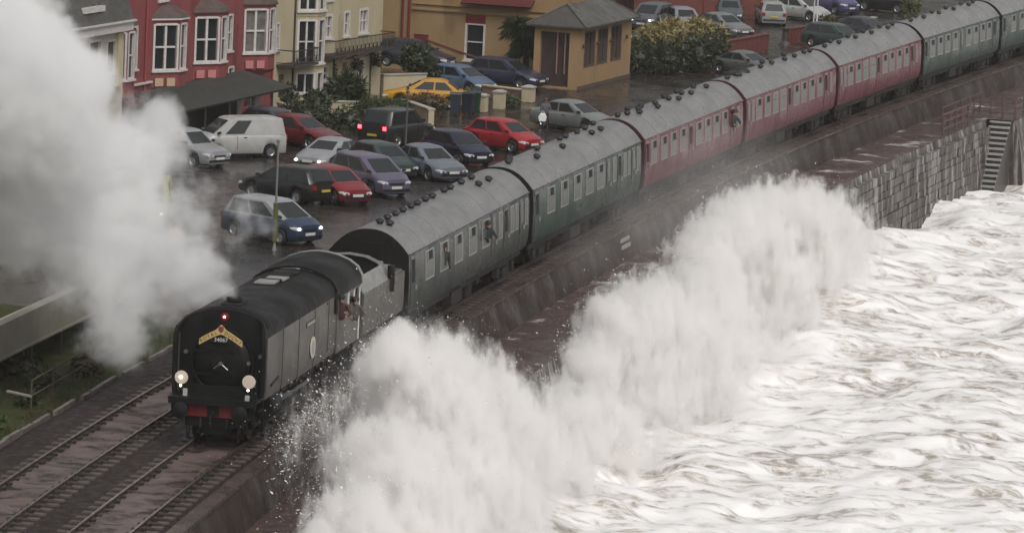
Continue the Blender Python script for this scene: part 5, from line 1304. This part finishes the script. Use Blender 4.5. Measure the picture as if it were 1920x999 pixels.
# ---- posts, bins
GREYP = mat('grey_galvanised_post', (.26, .255, .25), .45, metal=.4)
def pole(label, x, y, h, m, r=.05, name='lamp_post', cat='post', head_=True):
    t = thing(name, label, cat, (x, y, GZ)); MB().tube((0, 0, 0), (0, 0, h), r * 1.1, 8, r * .8).build('pole', m, t); MB().lathe([(0, 0), (r * 2, 0), (r * 1.6, .12), (r, .25)], (0, 0, 0), 'z', 10).build('base', m, t)
    if head_: MB().lathe([(0, 0), (r * 1.6, .02), (r * 1.7, .10), (0, .16)], (0, 0, h), 'z', 10).build('cap', m, t)
    return t
t = pole('thin grey post with a yellow-green sleeve in front of the blue people carrier', 45.8, 7.95, 4.2, GREYP)
MB().lathe([(.085, .35), (.10, .36), (.10, 1.85), (.085, 1.86)], (0, 0, 0), 'z', 12).build('sleeve', mm('yellow_green_sleeve', (.13, .14, .035), .5, col2=(.06, .07, .02), scale=6), t)
pole('slim dark post standing in front of the black off-roader', 83.2, 9.75, 2.7, mm('dark_pole', (.10, .09, .085), .5))
pole('white lamp standard by the brick wall, the one nearer the silver estate', 171.4, -.85, 4.5, WHITE, .045)
pole('white lamp standard by the brick wall, the one nearer the coaches', 171.0, -1.1, 4.5, WHITE, .045)
pole('short white post in front of the flowering thicket', 136.3, 2.9, .75, WHITE, .05, 'marker_post')
pole('stout dark bollard between the two brick walls', 154.7, -.7, .95, mm('dark_bollard', (.05, .042, .038), .6), .2, 'bollard', 'bollard')
def bin_(label, x, y, col, deg, h=1.05):
    t = thing('wheelie_bin', label, 'bin', (x, y, GZ), math.radians(deg), 'wheelie bins by the gate')
    m = mat('bin_plastic', col, .45, col2=tuple(c * .6 for c in col), scale=4)
    MB().loft([[(-.22, -.24, .08), (.22, -.24, .08), (.22, .24, .08), (-.22, .24, .08)], [(-.29, -.29, h), (.29, -.29, h), (.29, .29, h), (-.29, .29, h)]]).build('body', m, t, bevel=.02)
    MB().loft([[(-.32, -.31, h + .01), (.32, -.31, h + .01), (.32, .31, h + .01), (-.32, .31, h + .01)], [(-.28, -.27, h + .09), (.28, -.27, h + .09), (.28, .27, h + .09), (-.28, .27, h + .09)]]).build('lid', m, t)
    for y_ in (-.22, .22): MB().lathe([(0, -.03), (.1, -.03), (.1, .03), (0, .03)], (.25, y_, .1), 'y', 12).build('wheel', RUBBER, t)
bin_('dark blue wheelie bin, the one nearer the yellow saloon', 100.9, 10.5, (.025, .035, .055), 10)
bin_('black-blue wheelie bin between the blue and the green bins', 101.5, 9.95, (.02, .026, .04), -6)
bin_('dark green wheelie bin beside the cream gate pillar', 102.4, 9.75, (.012, .05, .03), 4)

# ================================================================== people
SKIN = mat('skin', (.42, .24, .18), .5)
def cloth(c): return mat('cloth', c, .75, col2=tuple(k * .7 for k in c), scale=8)
def person(label, loc, deg, top, legs=None, hair=(.03, .025, .02), cap=None, lean=0.0, cut=False, arms='down', group=None, h=1.74):
    """one skinned figure: joints laid out in metres facing +x; cut = only what shows above a window or door sill"""
    k = h / 1.74
    J = {'pel': (0, 0, .95), 'sp': (.01 + lean * .15, 0, 1.15), 'ch': (.02 + lean * .35, 0, 1.36), 'nk': (.02 + lean * .5, 0, 1.50), 'hd0': (.03 + lean * .55, 0, 1.57), 'hd': (.05 + lean * .6, 0, 1.66), 'hd1': (.03 + lean * .6, 0, 1.73)}
    R = {'pel': .145, 'sp': .135, 'ch': .155, 'nk': .06, 'hd0': .075, 'hd': .10, 'hd1': .07}
    E = [('pel', 'sp'), ('sp', 'ch'), ('ch', 'nk'), ('nk', 'hd0'), ('hd0', 'hd'), ('hd', 'hd1')]
    for sg, n in ((1, 'l'), (-1, 'r')):
        J['sh' + n] = (.02 + lean * .38, sg * .19, 1.42)
        if arms == 'down': el, wr, fi = (-.02, sg * .26, 1.14), (.06, sg * .27, .90), (.09, sg * .27, .81)
        elif arms == 'rest': el, wr, fi = (.16 + lean * .3, sg * .30, 1.20), (.36 + lean * .3, sg * .20, 1.14), (.45 + lean * .3, sg * .16, 1.13)
        else: el, wr, fi = (.10, sg * .26, 1.16), (.33, sg * .18, 1.08), (.42, sg * .16, 1.07)
        J['el' + n], J['wr' + n], J['fi' + n] = el, wr, fi
        R['sh' + n], R['el' + n], R['wr' + n], R['fi' + n] = .075, .05, .036, .03
        E += [('ch', 'sh' + n), ('sh' + n, 'el' + n), ('el' + n, 'wr' + n), ('wr' + n, 'fi' + n)]
        if not cut:
            J['hp' + n] = (0, sg * .10, .90); J['kn' + n] = (.03 + .05 * sg, sg * .11, .50); J['an' + n] = (-.02 + .06 * sg, sg * .11, .09); J['to' + n] = (.14 + .06 * sg, sg * .13, .04)
            R['hp' + n], R['kn' + n], R['an' + n], R['to' + n] = .095, .062, .045, .04
            E += [('pel', 'hp' + n), ('hp' + n, 'kn' + n), ('kn' + n, 'an' + n), ('an' + n, 'to' + n)]
    names = list(J); me = bpy.data.meshes.new('body'); me.from_pydata([tuple(c * k for c in J[n]) for n in names], [(names.index(a), names.index(b)) for a, b in E], [])
    o = bpy.data.objects.new('tmp', me); COL.objects.link(o)
    sk = o.modifiers.new('skin', 'SKIN'); sk.use_smooth_shade = True
    for i, n in enumerate(names): me.skin_vertices[0].data[i].radius = (R[n] * k, R[n] * k * (1.15 if n in ('pel', 'sp', 'ch') else 1))
    me.skin_vertices[0].data[0].use_root = True
    ss = o.modifiers.new('sub', 'SUBSURF'); ss.levels = 2; ss.render_levels = 2
    fm = evaluated_mesh(o, 'body'); bpy.data.objects.remove(o)
    fm.materials.clear()
    for m in (cloth(top), SKIN, cloth(legs or top)): fm.materials.append(m)
    for p in fm.polygons:
        c = p.center / k
        near = min(names, key=lambda n: (Vector(J[n]) - c).length)
        p.material_index = 1 if (near in ('hd0', 'hd', 'hd1') or near[:2] == 'fi') else 2 if near[:2] in ('hp', 'kn', 'an', 'to') else 0
        p.use_smooth = True
    r = thing('person', label, 'person', loc, math.radians(deg), group)
    put('body', fm, r)
    hx, hz = J['hd'][0] * k, J['hd'][2] * k
    MB().lathe([(0, .105), (.07, .095), (.108, .05), (.115, 0), (.105, -.045), (.09, -.05), (.09, .0), (0, .07)], (hx - .015, 0, hz + .02), 'z', 14).build('cap' if cap else 'hair', cloth(cap or hair), r, smooth=60)
    MB().loft([[(hx + .09, -.012, hz + .0), (hx + .09, .012, hz), (hx + .09, .0, hz + .035)], [(hx + .125, -.014, hz - .025), (hx + .125, .014, hz - .025), (hx + .11, 0, hz + .0)]]).build('nose', SKIN, r)
    for sg in (-1, 1): MB().lathe([(0, -.01), (.011, 0), (0, .01)], (hx + .094, sg * .035, hz + .015), 'x', 8).build('eye', mm('dark_eye', (.02, .015, .012), .3), r)
    if cap: MB().box((hx + .11, 0, hz + .045), (.09, .14, .012)).build('cap_peak', cloth(cap), r)
    return r
def at_side(s, y, z):
    p = T(s, y, z); return p
G1 = 'passengers looking out of the coaches'
person('driver in a dark cap and red-brown jacket leaning out of the cab', T(11.15, -1.45, 1.35), 188, (.075, .028, .022), cap=(.02, .02, .022), cut=True, arms='rest', lean=.25)
person('fireman with a bare face at the rear of the cab side', T(13.35, -1.40, 1.00), 200, (.09, .08, .07), cut=True, arms='rest', lean=.2, hair=(.06, .045, .035))
person('dark-clothed passenger leaning far out of the grey-green first coach', T(21.42 + 12.6, -1.40, 1.05), 225, (.018, .018, .02), cut=True, arms='rest', lean=.12, group=G1)
person('passenger whose head shows in the second window of the first coach', T(21.42 + 5.8, -1.33, 1.02), 215, (.03, .03, .03), cut=True, arms='down', lean=.1, group=G1)
person('passenger in dark coat at the far door of the first maroon coach', T(21.42 + 40.9 + 17.7, -1.40, 1.05), 220, (.02, .022, .026), cut=True, arms='rest', lean=.1, group=G1)
person('second passenger with a pale sleeve squeezed beside the one in the dark coat', T(21.42 + 40.9 + 18.15, -1.42, 1.02), 200, (.22, .22, .23), cut=True, arms='rest', lean=.1, group=G1)
pd_ = person('pedestrian in a grey coat beside the grey-green saloon', (95.0, 5.0, GZ), 200, (.10, .10, .115), legs=(.03, .03, .035), arms='carry', h=1.70, hair=(.12, .07, .05))
bg = thing('carrier_bag', 'white bag held by the pedestrian in the grey coat', 'bag', (94.55, 5.05, GZ + .62))
MB().loft([[(-.12, -.16, 0), (.10, -.16, 0), (.10, .16, 0), (-.12, .16, 0)], [(-.10, -.20, .22), (.10, -.20, .22), (.10, .20, .22), (-.10, .20, .22)], [(-.04, -.10, .40), (.04, -.10, .40), (.04, .10, .40), (-.04, .10, .40)]]).build('bag', WHITE, bg, smooth=60)
MB().path([(0, -.08, .39), (0, -.03, .50), (0, .03, .50), (0, .08, .39)], .012, 5).build('bag_handle', WHITE, bg)
person('figure in an orange high-visibility jacket seen dimly through the steam', (39.0, 10.3, GZ), 190, (.85, .20, .03), legs=(.75, .17, .03), arms='down', h=1.72)

# ================================================================== steam, spray, mist, haze
STEAM = [(2.6, 7.0, 11.25, 1.56, 1.32), (3.5, 7.0, 8.98, 1.73, 1.21), (4.5, 6.0, 9.9, 1.27, 1.32), (5.9, 5.5, 10.05, 0.77, 1.32), (5.3, 6.0, 8.23, 1.67, 1.10), (10.0, 5.4, 7.47, 1.45, 0.88), (13.2, 4.9, 8.0, 0.67, 1.21), (13.0, 4.9, 7.13, 0.98, 0.99), (5.5, 7.0, 6.86, 1.92, 0.83), (9.3, 5.9, 5.7, 2.05, 0.84), (14.5, 5.3, 5.15, 1.62, 0.74), (15.9, 4.3, 4.37, 1.03, 0.61), (9.6, 4.9, 3.9, 1.89, 0.78), (7.0, 6.3, 4.4, 1.5, 0.74), (11.1, 3.9, 3.11, 1.3, 0.81), (6.9, 4.5, 2.64, 1.30, 0.88), (7.0, 4.4, 1.55, 0.75, 0.77), (11.5, 2.9, 3.3, 0.92, 0.81), (6.9, 8.0, 5.4, 1.4, 0.81), (13.9, 3.0, 3.83, 0.76, 0.68), (2.9, 8.0, 9.92, 2.2, 1.10), (5.6, 9.0, 6.4, 2.0, 0.88), (18.0, 3.2, 4.2, 1.0, .52), (20.5, 3.8, 4.6, .9, .45), (4.9, 1.4, 3.54, 0.4), (4.3, 0.8, 4.0, 0.4), (3.3, .3, 4.0, .38), (2.6, 0, 4.05, .28)]
STEAM_CORE = [(5.6, 8.0, 11.13, 1.12), (6.4, 8.0, 8.97, 1.37), (7.6, 7.0, 9.09, 0.89), (8.3, 6.1, 9.73, 0.39), (9.0, 6.9, 7.81, 0.98), (12.7, 6.1, 7.17, 0.67), (14.8, 5.2, 7.78, 0.24), (15.0, 5.3, 6.9, 0.41), (8.6, 8.1, 6.62, 1.39), (6.4, 9.0, 9.56, 1.77)]
SPRAY = {
 'A': [(-1.3, -6.5, 2.13, 1.66), (-3.2, -6.2, 3.01, 1.19), (-4.6, -5.9, 3.8, 0.60), (-3.0, -5.9, 4.1, 0.42), (1.5, -6.4, 1.9, 1.1), (4.3, -6.8, 0.97, 1.57), (7.3, -6.9, .5, 1.15), (-6.0, -6.2, 0.85, 1.38), (-3.0, -7.2, 0.11, 2.01), (5.2, -8.0, -0.6, 1.7, .8), (-9.5, -6.1, -0.08, 1.13), (-12.0, -5.7, -0.0, 0.56), (10.0, -6.9, 0.09, 0.95), (-0.1, -8.0, -1.65, 2.0, .8), (-7.0, -7.2, -0.8, 1.73), (3.2, -6.3, 2.45, 0.70), (14.0, -7.0, -1.13, 0.75), (11.5, -7.8, -1.6, 1.3, .7), (-5, -4.7, 1.0, 1.5, .16), (0, -4.4, .8, 1.5, .14)],
 'B': [(29.7, -6.9, -1.58, 1.15), (33.4, -7.1, -0.77, 1.18), (37.0, -7.4, -.85, 1.3), (39.5, -7.9, -1.17, 1.58), (24.8, -7.5, -2.64, 1.45), (32.7, -8.5, -2.87, 2.0, .7), (41.0, -9.6, -3.07, 2.0, .6), (44.8, -8.8, -1.63, 1.73), (17.5, -8.0, -2.6, 1.4, .7), (25.4, -8.9, -3.75, 1.5, .55), (22.5, -6.9, -1.9, 0.9), (28.0, -6.8, -1.2, .7), (32.8, -6.8, 0.06, 0.57), (48.6, -9.9, -3.11, 1.5, .55), (47.5, -8.3, -1.2, 1.2)],
 'C': [(50.5, -8.1, -0.34, 1.21), (53.5, -8.3, 0.0, 1.2), (56.7, -8.6, 0.24, 1.34), (60.0, -8.9, .3, 1.2), (63.0, -9.2, 0.2, 1.23), (66.5, -9.7, -.1, 1.2), (69.8, -10.1, -0.39, 1.27), (77.3, -11.1, -1.67, 1.24, .8), (73.5, -10.6, -.9, 1.2, .9), (82.8, -12.1, -2.99, 0.95, .6), (58.5, -9.6, -1.46, 1.86), (69.8, -10.9, -2.56, 1.9, .7), (50.0, -8.8, -1.71, 1.57), (60.5, -10.8, -3.2, 1.8, .55), (76.9, -12.0, -3.62, 1.4, .5), (53.2, -10.7, -3.72, 1.5, .5)]}
def cloud_tex(name, size, depth=4):
    t = bpy.data.textures.new(name, 'CLOUDS'); t.noise_scale = size; t.noise_depth = depth; return t
def scatter(blobs, n, seed, f0=.22, f1=.50, out=.92):
    """many small puffs filling the same bursts, so that no single round lobe can be made out"""
    rg = np.random.default_rng(seed); o = []
    for x, y, z, r in blobs:
        o.append((x, y, z, r * .62))
        for i in range(n):
            d = rg.normal(size=3); d /= np.linalg.norm(d); q = rg.uniform(f0, f1); c = r * out * (1 - q) * rg.uniform(.75, 1.12)
            o.append((x + d[0] * c, y + d[1] * c, z + d[2] * c, r * q))
    return o
def blob_mesh(name, blobs, k, vox, d1, d2, s1=1.1, s2=.35, stretch=(1, 1, 1)):
    bm = bmesh.new()
    for x, y, z, r, *_w in blobs:
        bmesh.ops.create_icosphere(bm, subdivisions=2, radius=1, matrix=Matrix.Translation((x, y, z)) @ Matrix.Diagonal((r * k * stretch[0], r * k * stretch[1], r * k * stretch[2], 1)))
    me = bpy.data.meshes.new(name); bm.to_mesh(me); bm.free()
    o = bpy.data.objects.new('tmp', me); COL.objects.link(o)
    m = o.modifiers.new('r', 'REMESH'); m.mode = 'VOXEL'; m.voxel_size = vox
    for nm, sz, st_ in (('a', s1, d1), ('b', s2, d2)):
        m = o.modifiers.new(nm, 'DISPLACE'); m.texture = cloud_tex(nm, sz); m.texture_coords = 'GLOBAL'; m.strength = st_; m.mid_level = .5
    out = evaluated_mesh(o, name); bpy.data.objects.remove(o)
    out.polygons.foreach_set('use_smooth', [True] * len(out.polygons)); return out
def vol_mat(name, dens, lo, hi, scale, col=(.985, .985, .985), aniso=.2, detail=4, stretch=(1, 1, 1), base=0.0, step=1.0):
    m = bpy.data.materials.new(name); m.use_nodes = True; t = m.node_tree; N, L = t.nodes, t.links
    N.remove(N['Principled BSDF']); v = N.new('ShaderNodeVolumePrincipled')
    v.inputs['Color'].default_value = (*col, 1); v.inputs['Anisotropy'].default_value = aniso
    L.new(v.outputs[0], N['Material Output'].inputs['Volume'])
    tc = N.new('ShaderNodeTexCoord'); mp = N.new('ShaderNodeMapping'); mp.inputs['Scale'].default_value = stretch; L.new(tc.outputs['Object'], mp.inputs['Vector'])
    n = N.new('ShaderNodeTexNoise'); n.inputs['Scale'].default_value = scale; n.inputs['Detail'].default_value = detail; n.inputs['Roughness'].default_value = .55; L.new(mp.outputs[0], n.inputs['Vector'])
    r = N.new('ShaderNodeMapRange'); r.interpolation_type = 'SMOOTHSTEP'; r.inputs['From Min'].default_value = lo; r.inputs['From Max'].default_value = hi; r.inputs['To Min'].default_value = base; r.inputs['To Max'].default_value = dens
    L.new(n.outputs['Fac'], r.inputs['Value']); L.new(r.outputs[0], v.inputs['Density'])
    return m
def cloud_mat(name, blobs, dens, amp, lo, hi, scale, col, stretch=(1, 1, 1), grow=1.5, veil=0.0, detail=6, rough=.6, step=.3, aniso=.0, rot=(0, 0, 0)):
    """a real body of drops: density from overlapping soft puffs, torn at the edge by turbulence"""
    m = bpy.data.materials.new(name); m.use_nodes = True; t = m.node_tree; N, L = t.nodes, t.links
    N.remove(N['Principled BSDF']); v = N.new('ShaderNodeVolumePrincipled'); v.inputs['Color'].default_value = (*col, 1); v.inputs['Anisotropy'].default_value = aniso
    L.new(v.outputs[0], N['Material Output'].inputs['Volume'])
    tc = N.new('ShaderNodeTexCoord'); acc = None
    for x, y, z, r, *wt in blobs:
        d = N.new('ShaderNodeVectorMath'); d.operation = 'DISTANCE'; d.inputs[1].default_value = (x, y, z); L.new(tc.outputs['Object'], d.inputs[0])
        k = N.new('ShaderNodeMapRange'); k.inputs['From Min'].default_value = r * grow; k.inputs['From Max'].default_value = 0; k.inputs['To Max'].default_value = wt[0] if wt else 1.0; L.new(d.outputs['Value'], k.inputs['Value'])
        if acc is None: acc = k.outputs[0]
        else:
            a = N.new('ShaderNodeMath'); a.operation = 'ADD'; L.new(acc, a.inputs[0]); L.new(k.outputs[0], a.inputs[1]); acc = a.outputs[0]
    mp = N.new('ShaderNodeMapping'); mp.inputs['Scale'].default_value = stretch; mp.inputs['Rotation'].default_value = rot; L.new(tc.outputs['Object'], mp.inputs['Vector'])
    n = N.new('ShaderNodeTexNoise'); n.inputs['Scale'].default_value = scale; n.inputs['Detail'].default_value = detail; n.inputs['Roughness'].default_value = rough; L.new(mp.outputs[0], n.inputs['Vector'])
    f = N.new('ShaderNodeMath'); f.operation = 'MULTIPLY_ADD'; f.inputs[1].default_value = amp; L.new(n.outputs['Fac'], f.inputs[0])
    sub = N.new('ShaderNodeMath'); sub.operation = 'SUBTRACT'; sub.inputs[1].default_value = amp * .5; L.new(acc, sub.inputs[0]); L.new(sub.outputs[0], f.inputs[2])
    r_ = N.new('ShaderNodeMapRange'); r_.interpolation_type = 'SMOOTHSTEP'; r_.inputs['From Min'].default_value = lo; r_.inputs['From Max'].default_value = hi; r_.inputs['To Max'].default_value = dens; L.new(f.outputs[0], r_.inputs['Value'])
    out = r_.outputs[0]
    if veil:
        q = N.new('ShaderNodeMapRange'); q.interpolation_type = 'SMOOTHSTEP'; q.inputs['From Max'].default_value = hi; q.inputs['To Max'].default_value = veil; L.new(f.outputs[0], q.inputs['Value'])
        a = N.new('ShaderNodeMath'); a.operation = 'ADD'; L.new(out, a.inputs[0]); L.new(q.outputs[0], a.inputs[1]); out = a.outputs[0]
    L.new(out, v.inputs['Density'])
    m.cycles.volume_step_rate = step
    return m
FOAM = mat('white_broken_water', (.84, .83, .82), .8, col2=(.70, .675, .64), scale=1.3, bump=.8, bscale=3.5, lo=.35, hi=.7)
LABS = {'A': 'tall white burst of spray over the walkway beside the locomotive', 'B': 'middle burst of white spray against the sea wall, past the dark gap', 'C': 'farthest burst of white spray, nearest the masonry wall and steps'}
for key, bl in SPRAY.items():
    r = thing('breaking_wave', LABS[key], 'wave spray', kind=None, group='waves breaking on the sea wall')
    o = put('water_body', blob_mesh('water_body', [b for b in bl if len(b) == 4 and b[3] > .9], .34, .14, .45, .25, s1=.7, s2=.22), r); o.data.materials.append(FOAM); o['kind'] = 'stuff'
    o = put('spray_cloud', blob_mesh('spray_cloud', bl, 1.50, .35, .0, .0), r); o['kind'] = 'stuff'
    o.data.materials.append(cloud_mat('white_spray_cloud', bl, 3.8, 2.4, .24, .74, 1.75, (.9940, .9855, .9770), stretch=(.85, 1.05, .50), rot=(math.radians(25), 0, 0), veil=.10, step=.25, rough=.70))
    rg = np.random.default_rng(ord(key)); mb = MB(); nn = 18000 if key == 'A' else 11000
    bb = np.array([b[:4] for b in bl]); w = bb[:, 3] ** 2; pick = rg.choice(len(bb), nn, p=w / w.sum())
    cl = rg.normal(size=(90, 3)); cl[:, 1] += .6; cl[:, 2] += .5; cl[:, 0] -= .3; cl /= np.linalg.norm(cl, axis=1)[:, None]
    for i in pick:                                           # drops fly off the landward and upper skin of the burst, in jets
        c = bb[i, :3]; R_ = bb[i, 3]; d = cl[rg.integers(90)] + rg.normal(size=3) * .10; d /= np.linalg.norm(d)
        rr = R_ * .85 + rg.exponential(.38); p = c + d * rr + .06 * rg.normal(size=3)
        s_ = min(.026, .004 + rg.exponential(.0055)); e = s_ * rg.uniform(1, 3)
        t = d + rg.normal(size=3) * .3; t /= np.linalg.norm(t); a = np.cross(t, (0.3, .2, .9)); a /= np.linalg.norm(a); b = np.cross(t, a)
        mb.add([p + t * e, p + a * s_, p + b * s_, p - (a + b) * s_ * .7, p - t * e], [(0, 1, 2), (0, 2, 3), (0, 3, 1), (4, 2, 1), (4, 3, 2), (4, 1, 3)])
    o = mb.build('spray_drop', mm('water_drops', (.82, .81, .80), .35), r, recalc=False); o['kind'] = 'stuff'
st_ = thing('steam_plume', 'billowing grey-white steam from the locomotive chimney drifting over the car park', 'steam')
o = put('steam_billow', blob_mesh('steam_billow', STEAM_CORE, .50, .16, .5, .2), st_); o['kind'] = 'stuff'; o.data.materials.append(mat('dense_white_steam', (.80, .80, .80), 1.0, spec=0))
o = put('steam_cloud', blob_mesh('steam_cloud', STEAM, 1.6, .35, .0, .0), st_); o['kind'] = 'stuff'
o.data.materials.append(cloud_mat('drifting_steam', STEAM, 1.6, 1.9, .34, .98, 1.15, (.996, .996, .996), veil=.05, grow=1.6, step=.35, rough=.62))

MIST = [(T(s_, -3.2 - .4 * (k % 2), .1 + .5 * (k % 3))[0], T(s_, -3.2 - .4 * (k % 2), 0)[1], .1 + .5 * (k % 3), r_) for k, (s_, r_) in enumerate([(3, 1.7), (7, 1.8), (11, 1.9), (15, 1.7), (44, 1.6), (50, 2.0), (56, 2.4), (62, 2.6), (68, 2.5), (74, 2.2), (80, 1.8)])]
mi_ = thing('drifting_mist', 'thin grey sea mist drifting from the waves across the lower sides of the train', 'mist')
o = put('mist_cloud', blob_mesh('mist_cloud', MIST, 1.6, .4, .0, .0), mi_); o['kind'] = 'stuff'
o.data.materials.append(cloud_mat('thin_sea_mist', MIST, .085, .9, .15, 1.3, .55, (.97, .955, .94), grow=1.6, step=.5, detail=4))
hz = MB().box((150, -50, 43.0), (3400, 3400, 101.6)).build('haze', vol_mat('thin_rain_haze', 0, 0, 1, 1)); hz['kind'] = 'stuff'
hm = hz.data.materials[0]; hn = hm.node_tree
for l in list(hn.links):
    if l.to_socket.name == 'Density': hn.links.remove(l)
pv = [n for n in hn.nodes if n.type == 'PRINCIPLED_VOLUME'][0]
for n in list(hn.nodes):
    if n.type in ('TEX_NOISE', 'MAP_RANGE', 'TEX_COORD', 'MAPPING'): hn.nodes.remove(n)
pv.inputs['Density'].default_value = 0.00013; pv.inputs['Color'].default_value = (.93, .90, .87, 1); pv.inputs['Anisotropy'].default_value = 0.0
